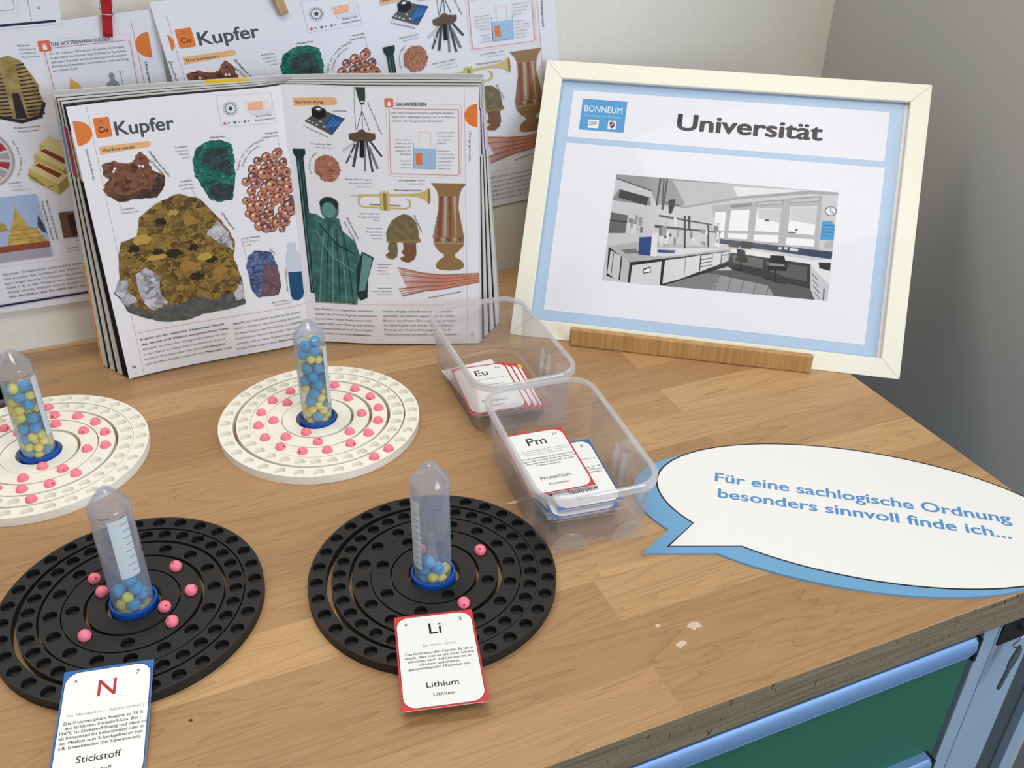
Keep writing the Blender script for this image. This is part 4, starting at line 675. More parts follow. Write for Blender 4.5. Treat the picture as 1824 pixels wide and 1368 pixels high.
ROCKG = printed('grey base rock picture', [(0.2, rgb(62, 68, 66)), (0.55, rgb(88, 92, 90)), (0.9, rgb(128, 128, 128))], 13, 'noise'); QUARTZ = printed('quartz picture', [(0.15, rgb(120, 118, 124)), (0.5, rgb(176, 174, 182)), (0.9, rgb(214, 212, 220))], 16)
AZUR = printed('azurite picture', [(0.15, rgb(50, 48, 78)), (0.45, rgb(72, 78, 122)), (0.7, rgb(90, 124, 170)), (0.95, rgb(130, 150, 190))], 28); AZUB = printed('brown azurite picture', [(0.2, rgb(84, 62, 72)), (0.8, rgb(128, 98, 104))], 30)
BEADC = mat('copper picture', rgb(196, 128, 104), .4, .4); BEADD = mat('dark copper picture', rgb(104, 60, 50), .4, .4); BEADL = mat('light copper picture', rgb(240, 206, 190), .4, .4); BEADM = mat('mauve copper picture', rgb(120, 92, 100), .4, .4)
TEALP = mat('deep blue picture', rgb(20, 78, 118), .45, .3); GLASSP = mat('glass picture', rgb(202, 212, 224), .45, .3)
PATINA = printed('green patina picture', [(0.2, rgb(36, 70, 66)), (0.5, rgb(56, 104, 98)), (0.85, rgb(92, 142, 132))], 10, 'noise'); PATD = mat('dark patina picture', rgb(26, 54, 54), .45, .3); PATL = mat('light patina picture', rgb(98, 148, 138), .45, .3)
BRASS = mat('brass picture', rgb(206, 186, 112), .4, .4); BRASD = mat('dark brass picture', rgb(150, 126, 62), .4, .4); VASE = mat('vase picture', rgb(146, 114, 74), .4, .4); VASD = mat('vase red picture', rgb(140, 70, 58), .4, .4); VASL = mat('vase silver picture', rgb(176, 160, 148), .4, .4)
HELM = printed('old bronze picture', [(0.2, rgb(88, 84, 54)), (0.5, rgb(118, 106, 72)), (0.85, rgb(150, 128, 92))], 16, 'noise'); HELB = mat('bronze cheek picture', rgb(126, 86, 62), .45, .3)
CABLE = mat('copper wire picture', rgb(202, 138, 112), .45, .3); CABLD = mat('dark copper wire picture', rgb(166, 100, 78), .45, .3); NAILM = printed('coppered nails picture', [(0.15, rgb(104, 58, 44)), (0.4, rgb(158, 96, 72)), (0.7, rgb(186, 124, 98)), (0.92, rgb(236, 204, 188))], 55)
BOARDP = mat('circuit board blue', rgb(42, 84, 140), .45, .3); BOARDG = mat('circuit board grey', rgb(84, 88, 92), .45, .3); MAGB = mat('magnet brown', rgb(98, 76, 62), .45, .3); STRAP = mat('strap green', rgb(52, 66, 54), .45, .3)
def jag(pts, amp, seed=1, sub=3):
    rnd = random.Random(seed); out = []
    for (xa, ya), (xb, yb) in zip(pts, pts[1:] + pts[:1]):
        out.append((xa, ya))
        for k in range(1, sub): out.append((xa + (xb - xa) * k / sub + rnd.uniform(-amp, amp), ya + (yb - ya) * k / sub + rnd.uniform(-amp, amp)))
    return out
def captions(s, rows):
    """small caption lines: (text, x right or left, baseline y, width, bold)"""
    for t, x, y, wd, bd in rows: s.text(t, x, y, BOLD if bd else TXT, width=wd, cap=1.55, bold=.02 if bd else .0, res=1)
def kupfer_left(s, ox):
    rect = lambda a, b, c, d, m, up=True: s.rect(ox + a, b, ox + c, d, m, up)
    P_ = lambda pts: [(ox + a, b) for a, b in pts]
    T = lambda t, x, y, m, **k: s.text(t, ox + x, y, m, **k)
    s.line(P_([(16.6, 281), (15.0, 1)]), .35, REDLN)
    s.disc(ox + 4.0, 256.5, 12.6, ORANGE, 11.2, a0=-pi / 2 - .12, a1=pi / 2 + .12)
    s.rrect(ox + 19.5, 249.8, ox + 33.2, 268.1, 1.6, ORANGE); T('29', 26, 263.0, mat('dark orange ink', rgb(170, 74, 20), .5, .3), cap=3.0, align='c'); T('Cu', 26.2, 254.6, INK, cap=5.2, bold=.02, align='c', res=4)
    T('Kupfer', 36.4, 250.4, HEADK, width=51.0, cap=13.0, bold=.045, res=5)
    s.poly(P_([(19.5, 234.5), (61, 236.3), (63.6, 237.2), (64.6, 239.2), (63.8, 241.2), (61.4, 242), (19.5, 241.9)]), TAN); T('Vorkommen', 21.5, 236.8, BOLD, width=28, cap=3.0, bold=.03)
    T('Übergangsmetalle', 10.2, 212.2, BOLD, width=29.5, cap=2.2, ang=pi / 2 + .03, bold=.02)
    # native copper, malachite, ore, azurite
    s.poly(jag(P_([(18.7, 225.4), (28.9, 227.8), (38.3, 223.6), (45.4, 223.8), (49, 230), (53.1, 233.2), (59.0, 226.6), (60.7, 214.6), (66, 211), (71.5, 206.5), (68.7, 196.6), (60.2, 186.8), (42.6, 188.3), (26.0, 187.9), (18.5, 194.7), (15.1, 202.5), (21.5, 209.7), (17.8, 215.6)]), .9, 3, 4), COPPER_R)
    s.poly(jag(P_([(66, 210), (71.5, 206.0), (68.7, 196.6), (60.2, 187.2), (42.6, 188.5), (26.0, 188.2), (18.5, 194.9), (24, 197), (36, 193), (48, 197), (57, 196), (61, 204)]), .6, 4, 3), COPPER_D)
    for x, y in ((29, 220), (27.5, 217.5), (51, 219.5), (53.5, 219), (21, 211)): s.poly(jag(P_([(x - 1.4, y), (x, y - 1.5), (x + 1.3, y), (x, y + 1.6)]), .3, int(x * 7), 2), PAPER, x == 29)
    s.poly(jag(P_([(103.5, 230.1), (114.5, 235.4), (127.1, 235.8), (136.7, 230.5), (137.2, 217.2), (135.6, 197.7), (130.2, 175.7), (117.0, 174.4), (108.3, 178.7), (104.2, 190.5), (98.0, 202.4), (98.4, 219.4)]), .8, 6, 5), MALA)
    s.poly(jag(P_([(112, 226), (122, 230), (131, 226), (133, 214), (131, 200), (118, 206), (110, 212), (106, 218)]), 1.0, 7, 4), MALD); s.poly(jag(P_([(108, 190), (120, 194), (134, 190), (130, 178), (118, 176), (110, 180)]), .8, 8, 3), MALD, False)
    for x, y in ((179.6, 216.7), (177.2, 215.4), (167.5, 213.5), (158.7, 210.9), (175.3, 208.1), (183.5, 206.0), (153.0, 203.0), (164.9, 202.6), (173.8, 200.2), (184.8, 195.0), (144.9, 191.5), (158.9, 193.4), (168.4, 190.8), (179.3, 188.5), (153.4, 187.8), (149.0, 181.4), (163.7, 182.6), (175.5, 178.3), (186.0, 179.2), (142.3, 172.1), (159.7, 170.3), (170.6, 168.1), (179.2, 165.9), (185.0, 165.8), (143.6, 158.4), (153.5, 159.5), (163.0, 156.8), (172.9, 150.6), (181.0, 152.3), (186.4, 154.9), (152.8, 144.5), (164.8, 140.6), (174.5, 137.0), (179.9, 143.3), (149, 154.5), (166, 197), (179, 159), (170, 207.5), (162, 197.5), (180, 200), (152, 195.5), (173, 194.5), (186, 187), (169, 184.5), (157.5, 177), (149.5, 174.5), (182, 173), (166, 176), (174.5, 171.5), (147.5, 165.5), (154.5, 165.5), (165.5, 163), (184.5, 160.5), (176, 158), (157.5, 152), (165.5, 149.5), (177, 144.5), (169.5, 145), (159, 141)):
        r = 3.5 + ((x * 13.7 + y * 7.1) % 3.2) * (0.6 if y > 205 else .9); q = int(x * 3 + y) % 3
        s.disc(ox + x, y, r, BEADD, r * 1.08, 16); s.disc(ox + x + .1, y - .2, r * .86, BEADC if q else BEADM, r * .9, 14); s.disc(ox + x, y - r * .42, r * .62, BEADC, r * .45, 12); s.disc(ox + x - r * .28, y + r * .34, r * .3, BEADL, r * .26, 8); s.disc(ox + x + r * .3, y + r * .1, r * .34, BEADD, r * .3, 8, False)
    s.poly(jag(P_([(81.7, 187.9), (100.1, 179.8), (111.6, 162.1), (120.1, 147.7), (125.7, 133.5), (122.7, 111.7), (127.6, 89.9), (127.8, 61.0), (114.5, 58.0), (82.7, 56.9), (69.6, 53.3), (46.7, 55.5), (29.7, 63.0), (13.7, 74.1), (9.1, 89.1), (4.1, 97.1), (11.9, 110.5), (15.2, 131.3), (20.7, 148.0), (35.7, 151.5), (41.2, 169.7), (58.3, 181.1), (68.9, 184.3)]), .9, 10, 4), GOLDR)
    s.poly(jag(P_([(4.3, 97.0), (9.1, 89.1), (13.7, 74.1), (29.7, 63.0), (46.7, 55.5), (69.6, 53.3), (82.7, 56.9), (114.5, 58.0), (127.6, 61.2), (127, 72), (116, 76), (98, 71), (84, 77), (66, 72), (50, 74), (36, 68), (24, 76), (12, 90)]), .8, 11, 4), ROCKG)
    s.poly(jag(P_([(27, 112), (38, 118), (50, 105), (47, 88), (52, 76), (38, 70), (30, 80), (27, 95)]), 1.2, 12, 4), QUARTZ); s.poly(jag(P_([(5, 97), (11, 110), (20, 109), (17, 97), (24, 84), (14, 80), (9.5, 88)]), 1.0, 13, 4), QUARTZ, False)
    s.poly(jag(P_([(100, 143), (112, 156), (122, 141), (124, 122), (114, 130), (106, 137)]), 1.2, 14, 4), QUARTZ, False); s.poly(jag(P_([(118, 76), (126, 88), (127.6, 66), (118, 66)]), 1, 15, 3), QUARTZ, False)
    for x, y, a, b, sd in ((66, 128, 9, 5, 1), (84, 100, 8, 5, 2), (52, 132, 6, 4, 3), (86, 131, 6, 4, 4), (30, 139, 6, 4, 5), (100, 116, 7, 4, 6), (60, 163, 5, 4, 7)): s.poly(jag([(ox + x + a * cos(k), y + b * sin(k)) for k in (0, 1, 2, 3, 4, 5)], 1.6, sd, 3), mat('dark ore hollow', rgb(44, 36, 24), .45, .3), x == 66)
    for x, y, a, b, sd in ((40, 147, 9, 6, 11), (78, 112, 9, 6, 12), (95, 120, 8, 4, 13), (66, 90, 5, 3, 14), (72, 170, 6, 4, 15), (88, 160, 5, 5, 16), (50, 127, 10, 3, 17), (108, 103, 8, 5, 18)): s.poly(jag([(ox + x + a * cos(k), y + b * sin(k)) for k in (0, 1.1, 2, 3.1, 4, 5.2)], 1.4, sd, 2), mat('bright brass facet', rgb(186, 152, 72) if sd % 2 else rgb(150, 112, 48), .4, .4) if sd % 2 else mat('amber facet', rgb(160, 120, 56), .4, .4), sd == 11)
    s.poly(jag(P_([(144.0, 118.6), (160.2, 114.1), (164.9, 99.2), (166.3, 75.6), (162.5, 64.5), (141.2, 64.9), (135.9, 74.0), (133.3, 103.0), (137.0, 112.8)]), .6, 21, 4), AZUR); s.poly(jag(P_([(150, 104), (163, 98), (166, 76), (162, 65), (142, 65), (148, 80)]), 1, 22, 4), AZUB)
    s.poly(P_([(177.6, 120.7), (186.8, 119.8), (186.8, 112), (190.0, 106.0), (190, 59.8), (188, 55), (182.4, 52.7), (177, 55.4), (174.8, 61.1), (174.6, 106.0), (177.6, 112)]), GLASSP); s.poly(P_([(175.0, 88.4), (189.9, 85.6), (189.9, 60), (188, 55.2), (182.4, 53.1), (177, 55.6), (175, 61.1)]), TEALP)
    # little table of the elements box
    s.line(P_([(128.6, 277.4), (179.4, 275.8), (180.7, 246.3), (130.0, 248.1), (128.6, 277.4)]), .3, PALE)
    for r, nd in ((6.4, 18), (4.8, 14)):
        for k in range(nd): a = 2 * pi * k / nd; s.disc(ox + 140.2 + r * cos(a), 264.4 + r * sin(a), .75, PALE if r > 5 else GREYINK, n=8, up=(k == 0))
    s.disc(ox + 140.2, 264.4, 1.9, DARK, n=12)
    for k in range(10): s.line(P_([(154.5 + 2.6 * k, 260.0), (154.5 + 2.6 * k, 270.5 if k in (0, 9, 8, 7) else 268.4)]), .25, SALMON, k == 0)
    rect(156.6, 261.4, 170.6, 268.2, mat('orange tint', rgb(246, 172, 120), .5, .3));
    for k in range(4): s.line(P_([(156.6, 262.9 + 1.4 * k), (170.6, 262.9 + 1.4 * k)]), .22, WHITEINK, k == 0)
    rect(158, 256.8, 178, 259.6, mat('grey tint', rgb(222, 222, 232), .5, .3))
    for x, m_, t in ((133.0, mat('red dot', rgb(200, 80, 90), .5, .3), '29'), (142.4, mat('green dot', rgb(60, 110, 96), .5, .3), '29'), (151.8, GREYINK, '35')): s.disc(ox + x, 251.0, 1.2, m_, n=10); T(t, x + 2.6, 250.2, DARK, cap=1.8)
    captions(s, [('Zustand: Fest', ox + 162.5, 254.2, 15, 1), ('Entdeckt: prähistorisch', ox + 161.5, 250.4, 18, 1), ('Malachit', ox + 117.8, 238.2, 14.5, 1), ('In Höhlen', ox + 85.0, 232.4, 11, 1), ('gewachsener', ox + 85.0, 228.8, 12, 0), ('Malachit', ox + 87.5, 225.4, 9, 0), ('traube', ox + 89.5, 221.8, 7, 0),
        ('Goldgelbe', ox + 84.0, 199.2, 11, 1), ('Kristalle von', ox + 82.5, 195.4, 13, 1), ('Kupfersulfid', ox + 84.0, 191.6, 12, 0), ('Einzigartige', ox + 169.5, 236.6, 12, 1), ('orangerote Farbe', ox + 165.5, 233.0, 16, 1), ('Verästelte', ox + 28.2, 179.6, 11, 1), ('Kupferkristalle', ox + 28.2, 176.0, 14, 0),
        ('Fertige Überzüge', ox + 133.4, 132.6, 18, 1), ('durch Anlaufen an', ox + 133.4, 128.6, 17, 0), ('der Luft', ox + 133.4, 124.8, 8, 0), ('Blau von Krebsen', ox + 154.5, 55.6, 18, 1), ('Kupfer spielt Rolle', ox + 156.5, 52.2, 17, 0)])
    for a, b in (((96.6, 222.6), (99.5, 222.6)), ((94, 190.5), (96.5, 180.5)), ((181.2, 233.5), (181.6, 219)), ((26.5, 187), (27.2, 177)), ((132.6, 133), (135.2, 111)), ((173.2, 54), (176, 56.5))): s.line(P_([a, b]), .22, GREYINK, a[0] == 96.6)
    T('Gediegenes Kupfer', 60.8, 232.2, BOLD, width=30.5, cap=2.1, ang=-1.08, bold=.012); T('auf Limonit', 59.6, 224.6, BOLD, width=18.5, cap=2.1, ang=-1.0, bold=.012)
    T('Chalkopyrit', 117.0, 163.0, BOLD, width=21, cap=2.1, ang=-1.12, bold=.012); T('Azurit', 158.5, 117.6, BOLD, width=8.5, cap=1.8, ang=-.9, bold=.01)
    s.arc_text('Kugeln aus reinem Kupfer,', ox + 172, 198, 33.0, pi * .94, pi * .52, BOLD, 2.0, .012); s.arc_text('im Labor raffiniert', ox + 172, 198, 29.0, pi * .90, pi * .60, BOLD, 2.0, .012)
    T('Blau von Krebsen', 172.8, 67, BOLD, width=27, cap=1.7, ang=pi / 2 - .02, bold=.012)
    s.line(P_([(17.6, 49.4), (190.0, 47.6)]), .35, REDLN)
    for k, (t, wd, bd) in enumerate((('Kupfer ist ein weiches, biegsames Metall,', 84.5, 1), ('das Strom und Wärme ausgezeichnet leitet.', 88.5, 1), ('Obwohl es eines der wenigen Elemente ist, das', 85, 0), ('in der Natur in reiner Form vorkommt, tritt es', 82.5, 0))): T(t, 18.7, 40.4 - 5.85 * k, BOLD if bd else TXT, width=wd, cap=2.35, bold=.024 if bd else .006, res=2)
    T('meist in Erzmineralen wie dem', 18.7, 17.0, TXT, width=57, cap=2.35, bold=.006); T('Chalkopyrit', 77.5, 17.0, BOLD, width=23, cap=2.35, bold=.024)
    T('auf. Andere Kupferminerale wie', 18.7, 11.1, TXT, width=59, cap=2.35, bold=.006); T('Malachit', 79.5, 11.1, BOLD, width=17.5, cap=2.35, bold=.024); T('und', 98.5, 11.1, TXT, width=7.5, cap=2.35, bold=.006)
    T('Azurit', 111.5, 38.6, BOLD, width=11.6, cap=2.35, bold=.024); T('sind hell gefärbt. Kupfer ist das einzige', 124.8, 38.6, TXT, width=58, cap=2.35, bold=.006)
    for k, (t, wd) in enumerate((('Metall in Reinform, das eine rötliche Farbe hat.', 72), ('Als Metall wird es zur Herstellung von', 58), ('in elektrischen Geräten verwendet. Über Ihrem', 70), ('stehende und um einen Eisenkern gewickelte', 69), ('Kupferdrähte ergeben einen', 43))): T(t, 111.6, 32.5 - 6.1 * k, TXT, width=wd, cap=2.35, bold=.006)
    T('Drähten', 171.2, 26.4, BOLD, width=13, cap=2.35, bold=.024); T('Elektromagneten.', 156.3, 8.1, BOLD, width=28, cap=2.35, bold=.024); T('68', 5.4, 11.6, BOLD, cap=2.6, bold=.03)
def kupfer_right(s, ox):
    P_ = lambda pts: [(ox + a, b) for a, b in pts]
    T = lambda t, x, y, m, **k: s.text(t, ox + x, y, m, **k)
    s.line(P_([(174.2, 281), (174.9, 1)]), .35, REDLN); s.line(P_([(171.4, 265.6), (171.0, 47.5)]), .25, SALMON, False)
    s.disc(ox + 186.6, 254.2, 12.4, ORANGE, 11.4, a0=pi / 2 - .02, a1=3 * pi / 2 + .02)
    T('Übergangsmetalle', 178.6, 239.3, BOLD, width=31, cap=2.2, ang=-pi / 2 - .02, bold=.02)
    s.poly(P_([(10.2, 261.2), (50.5, 263.2), (52.6, 264.6), (53, 267.2), (51.6, 270.2), (49, 270.8), (10.6, 268.9)]), TAN); T('Verwendung', 12.0, 263.4, BOLD, width=27.4, cap=3.0, bold=.03, ang=.04)
    # circuit board
    s.poly(P_([(19.0, 246.5), (30, 254.5), (41.0, 257.2), (59.4, 250.4), (45.2, 233.4)]), BOARDG); s.poly(P_([(38, 243.5), (48, 254.2), (59.4, 250.4), (46.5, 235)]), BOARDP)
    s.poly(P_([(27, 252), (27.2, 259.4), (33.5, 262.2), (41.2, 258.8), (41.0, 251.6), (33.5, 248.6)]), INK); s.poly(P_([(28.2, 259), (33.6, 261.4), (40.2, 258.4), (34, 256.0)]), DARK); s.disc(ox + 34, 258.8, 2.2, WHITEINK, 1.2, 12)
    for k in range(4): s.line(P_([(40 + 3 * k, 241 + .6 * k), (48 + 2.6 * k, 250.4 - 1.2 * k)]), 1.1, mat('slot blue', rgb(70, 130, 200), .5, .3), k == 0)
    for x, y in ((22.5, 246.5), (26, 244.5), (30, 242.5), (34, 246), (37, 241)): s.rect(ox + x, y, ox + x + 2.2, y + 1.6, mat('cream connector', rgb(206, 204, 190), .5, .3), x == 22.5)
    T('Computerplatine', 17.5, 241.2, BOLD, width=26, cap=2.1, ang=-.42, bold=.012)
    # lifting magnet with scrap
    s.poly(P_([(71.2, 281), (80.6, 281), (80.2, 270), (78.8, 264.4), (75.2, 264.2), (73.4, 270)]), STRAP); s.rect(ox + 75, 266.2, ox + 79, 268.2, PALE); s.line(P_([(70.4, 281), (69.2, 262), (69.0, 240)]), .5, DARK)
    s.line(P_([(76.3, 263.5), (76.2, 258.5), (69.6, 239)]), .6, INK); s.line(P_([(76.2, 258.5), (75.6, 238.5)]), .6, INK, False); s.line(P_([(76.2, 258.5), (82.2, 238.8)]), .6, INK, False)
    s.disc(ox + 74.6, 233.2, 13.2, MAGB, 4.6, 24); s.poly(P_([(61.6, 236), (87.6, 236.4), (87.2, 230.4), (82, 227.8), (67, 227.6), (61.7, 230.2)]), MAGB, False); s.disc(ox + 74.4, 238.2, 3.6, MAGB, 1.9, 12, False)
    for k, (a, b, wd, c) in enumerate((((66, 226), (55.5, 219), 2.6, PALE), ((67, 225), (57.5, 206.5), 1.9, DARK), ((70, 227), (64.2, 203.5), 2.8, DARK), ((74, 227), (73, 214), 4.5, INK), ((77, 227), (75.2, 199), 2.0, GREYINK), ((79, 227), (82.5, 198), 2.2, DARK), ((81, 222), (87.5, 201.5), 2.6, GREYINK), ((83, 227), (92.0, 214), 2.2, DARK), ((62.8, 212), (61.4, 218), 1.6, PALE))): s.line(P_([a, b]), wd, c, True)
    T('Industrie-Elektromagnet', 81.6, 266.4, BOLD, width=33.5, cap=1.9, ang=-1.22, bold=.012)
    # coppered nails
    s.poly(jag([(ox + 37.6 + 13.4 * cos(a), 199.4 + 14.2 * sin(a)) for a in [2 * pi * k / 14 for k in range(14)]], .9, 31, 4), NAILM)
    s.arc_text('Verkupferte Nägel', ox + 37.6, 200, 17.2, 1.12 * pi, .66 * pi, BOLD, 1.9, .012)
    captions(s, [('Kupferstraße', ox + 48.6, 257.2, 13, 1), ('Verkupferter Stahl', ox + 23.5, 223.6, 20, 1), ('regnet die Korrosion', ox + 27, 220.2, 17, 0), ('Massiver Elektromagnet', ox + 54.8, 188.6, 26, 1), ('mit großer Kupferdraht-', ox + 58.5, 184.8, 22.5, 0), ('spule im Inneren', ox + 65, 181.0, 16.5, 0), ('Eine Trompete aus', ox + 66.8, 152.4, 20, 1), ('Messing verstärkt den', ox + 65.2, 148.6, 21.5, 1), ('Klang', ox + 81, 145.2, 5.5, 0),
        ('Der Kupferglanz', ox + 108.4, 188.0, 17, 1), ('ergibt', ox + 127, 188.2, 7, 0), ('rotbraune Töne', ox + 116.5, 184.6, 17.5, 0), ('Dieser robuste', ox + 73.5, 136.2, 15.5, 1), ('Bronzehelm hat', ox + 72.5, 132.2, 16, 1), ('Jahrtausende', ox + 76.0, 128.6, 12.5, 0), ('überlebt', ox + 78, 125.0, 10, 0), ('Kupferpatina', ox + 81, 95.6, 14.5, 1), ('schützt die', ox + 81, 91.8, 11.5, 1), ('Statue vor', ox + 81, 88.2, 9, 0), ('Verwitterung', ox + 81, 84.6, 12, 0),
        ('Reines Kupfer', ox + 80.5, 67.6, 14.5, 1), ('kann zu Kupferkabel', ox + 74.5, 63.8, 20.5, 0), ('gezogen werden.', ox + 78.5, 60.2, 16.5, 0)])
    T('Messingtrompete', 103.2, 177.6, BOLD, width=27, cap=2.1, bold=.012)
    # framed galvanising box
    s.line(P_([(106.2, 266.4), (169.5, 264.8), (171.3, 263.4), (169.9, 193), (168.4, 191.2), (100.6, 193.0), (98.7, 195), (99.2, 262)]), .3, SALMON); s.line(P_([(106.2, 260.9), (167.2, 260.2), (168.6, 258.8), (168.3, 195.8), (167, 194.2), (102, 195.8), (100.6, 197.4), (102.2, 262)]), .5, REDLN)
    s.rrect(ox + 98.2, 262.2, ox + 106.6, 270.8, 1.2, mat('salmon red icon', rgb(226, 112, 80), .5, .3)); s.rect(ox + 101, 263.4, ox + 103.9, 267, WHITEINK); s.rect(ox + 101.8, 267.3, ox + 103.1, 268.4, WHITEINK, False)
    T('GALVANISIEREN', 108.8, 263.6, BOLD, width=29, cap=3.6, bold=.03)
    for k, (t, wd) in enumerate((('Eine dünne Kupferschicht kann auf Metall, beispiels-', 60), ('weise Eisen, aufgetragen werden, um es vor Rost zu', 60), ('schützen. Der Vorgang heißt Galvanisieren.', 49.5))): T(t, 104.5, 256.2 - 4.0 * k, TXT, width=wd, cap=1.8)
    s.poly(P_([(124.2, 221.8), (145.9, 221.3), (145.4, 200.9), (123.3, 201.5)]), BLUEINK); s.line(P_([(123.2, 227.6), (124.3, 227.0), (123.3, 201.5), (145.4, 200.9), (146.1, 226.4)]), .35, GREYINK)
    s.rect(ox + 125.8, 204.9, ox + 132.3, 217.3, mat('electrode orange', rgb(226, 124, 70), .5, .3)); s.rect(ox + 139.2, 207.5, ox + 141.4, 218.5, mat('electrode pale', rgb(190, 176, 190), .5, .3), False)
    s.line(P_([(129.4, 217.3), (129.9, 238.3), (141.4, 237.6), (140.5, 218)]), .35, SALMON)
    captions(s, [('Die positive', ox + 107, 229.6, 15, 0), ('Elektrode aus', ox + 107, 226.0, 14.6, 0), ('Kupfer löst sich', ox + 106, 222.4, 15.5, 0), ('langsam in der', ox + 106.5, 218.8, 14.8, 0), ('Flüssigkeit', ox + 110.5, 215.2, 10.6, 0), ('Lösung mit', ox + 110.6, 208.6, 10.6, 0), ('gelöstem', ox + 112.4, 205.0, 8.6, 0), ('Kupferionen', ox + 109.6, 201.4, 11.6, 0), ('Elektronen fließen', ox + 147.6, 237.0, 17.6, 0), ('von der positiven', ox + 147.6, 233.4, 16.4, 0), ('zur negativen', ox + 147.6, 229.8, 13.4, 0), ('Elektrode', ox + 147.6, 226.2, 8.6, 0),
        ('Kupferionen', ox + 147.6, 218.6, 11.6, 0), ('aus der Lösung', ox + 147.6, 215.0, 15.4, 0), ('scheiden sich als', ox + 147.6, 211.4, 16.2, 0), ('Schutzschicht', ox + 147.6, 207.8, 13.2, 0), ('auf der Eisen-', ox + 147.6, 204.2, 14, 0), ('elektrode ab', ox + 147.6, 200.6, 11.6, 0)])
    # trumpet, vase
    s.line(P_([(59.8, 172.2), (70, 172.6)]), 1.8, PALE); s.line(P_([(68, 172.6), (112, 173.4), (128, 173.8)]), 2.4, BRASS); s.poly(P_([(118, 174.6), (128, 175.6), (134, 177.8), (137.2, 181), (138.6, 180), (138.6, 164.6), (137, 163.4), (133.6, 168), (127, 171.2), (118, 172.2)]), BRASS); s.disc(ox + 137.6, 172.2, 1.5, BRASD, 8.4, 18)
    s.line(P_([(70, 171.5), (67, 169), (67, 163), (70, 160.4), (114, 158.6), (118, 161), (118.4, 166), (116, 168.6)]), 1.7, BRASS); s.line(P_([(78, 163.2), (108, 161.8)]), 1.3, BRASD)
    for k in range(3): s.rect(ox + 88.3 + 3.3 * k, 156.6, ox + 91.2 + 3.3 * k, 175.6, BRASD if k % 2 else BRASS, k == 0); s.rect(ox + 89 + 3.3 * k, 175.6, ox + 90.4 + 3.3 * k, 178, BRASS, False)
    s.poly(P_([(139.8, 186.2), (175.4, 185.4), (170.6, 179.6), (168.1, 172.4), (167.0, 160), (169.6, 143), (172.5, 126), (171.4, 117.6), (166, 111), (162.4, 108.0), (162.6, 104.6), (169.4, 100.4), (172.2, 95.5), (170.6, 92), (166.4, 90.0), (157, 89.4), (146.4, 90.3), (142.9, 92.6), (142.3, 95.8), (144.6, 100.4), (151.1, 105), (151.1, 108.1), (146, 111.6), (141.6, 118.4), (140.9, 124.5), (144.2, 142), (146.8, 158.8), (147.2, 172.6), (145, 179.6)]), VASE)
    for k in range(4): s.poly(P_([(148.4 + 4.4 * k, 172), (151.4 + 4.4 * k, 172), (150.4 + 5.2 * k - 1.4, 128), (145.2 + 6.2 * k - .4, 128)]), VASD if k % 2 == 0 else VASL, k == 0)
    for k in range(5): s.poly(P_([(142.6 + 5.8 * k, 127), (147.4 + 5.8 * k, 127), (145.2 + 5.8 * k, 119.8)]), VASL if k % 2 else VASD, k == 0)
    s.line(P_([(141.4, 121), (172, 120.6)]), .7, VASL); s.line(P_([(143, 117), (170.6, 116.6)]), .9, BRASD)
    T('Verkupferte Vase', 141.0, 126.6, BOLD, width=28, cap=1.9, ang=pi / 2 - .22, bold=.012)
    # plain green robed figure beside a pillar
    s.poly(P_([(5.0, 219), (17.0, 219), (17.0, 214), (14.6, 210), (14.6, 60), (7.4, 60), (7.4, 210), (5.0, 214)]), PATD); s.line(P_([(9.4, 208), (9.4, 62)]), .8, PATL); s.line(P_([(12.4, 208), (12.4, 62)]), .8, PATINA)
    s.disc(ox + 36, 157, 9.6, PATINA, 12.6, 22); s.disc(ox + 36, 162, 9.9, PATD, 7.6, 20); s.disc(ox + 35.2, 155.4, 7.2, PATL, 8.6, 20)
    s.poly(P_([(12.6, 152.0), (22.4, 150.4), (28.2, 146.1), (45.0, 147.0), (47.6, 133.2), (60.1, 121.3), (63.7, 106.5), (60.2, 68.1), (56.9, 47.8), (11.6, 48.5), (10.8, 78.8), (12.5, 107.0), (11.0, 129.8)]), PATINA)
    for k in range(6): s.line(P_([(30 + 3.6 * k, 140 - 2 * k), (22 + 6 * k, 96 - 3 * k), (16 + 7.4 * k, 49)]), 1.1, PATD if k % 2 else PATL, k == 0)
    s.line(P_([(24, 140), (40, 118), (58, 108)]), 1.6, PATD); s.line(P_([(20, 132), (34, 104), (56, 88)]), 1.2, PATL)
    s.poly(P_([(66.2, 110.8), (78.0, 104.0), (70.4, 78.7), (68.4, 56.7), (60.5, 52.8), (57.2, 60.6), (58.8, 90.4)]), PATD); s.poly(P_([(67, 108.5), (76.6, 103), (66.5, 66), (59.5, 64)]), PATL)
    T('Freiheitsstatue,', 52.8, 147.6, BOLD, width=25.5, cap=1.9, ang=-1.16, bold=.012); T('New York (USA)', 49.6, 143.0, BOLD, width=23, cap=1.9, ang=-1.14, bold=.012)
    # helmet, wires
    s.poly(P_([(92.6, 124.8), (92.4, 132), (94.7, 138.3), (99, 145.6), (105.1, 150.2), (110.6, 152.8), (116.2, 152.0), (121, 148), (124.1, 142.9), (125.6, 134), (125.8, 126.4), (127.8, 124.2), (127.2, 122.4), (122.5, 120.6), (110, 121.6), (94, 121.2)]), HELM); s.poly(P_([(94.7, 122), (102.9, 121.1), (103.4, 112), (102.2, 105), (97.4, 101.9), (91.4, 104.4), (90.4, 107.4), (94.7, 110.8), (93.2, 114)]), HELM, False)
    s.poly(P_([(109.2, 121.3), (122.5, 120.4), (122.6, 109), (120.6, 102.6), (114.4, 98.3), (107.6, 100.2), (105.2, 103.8), (110.8, 106.4), (107.0, 110), (109.6, 114)]), HELB); s.line(P_([(93, 122.6), (126.6, 123.2)]), 1.5, BRASD)
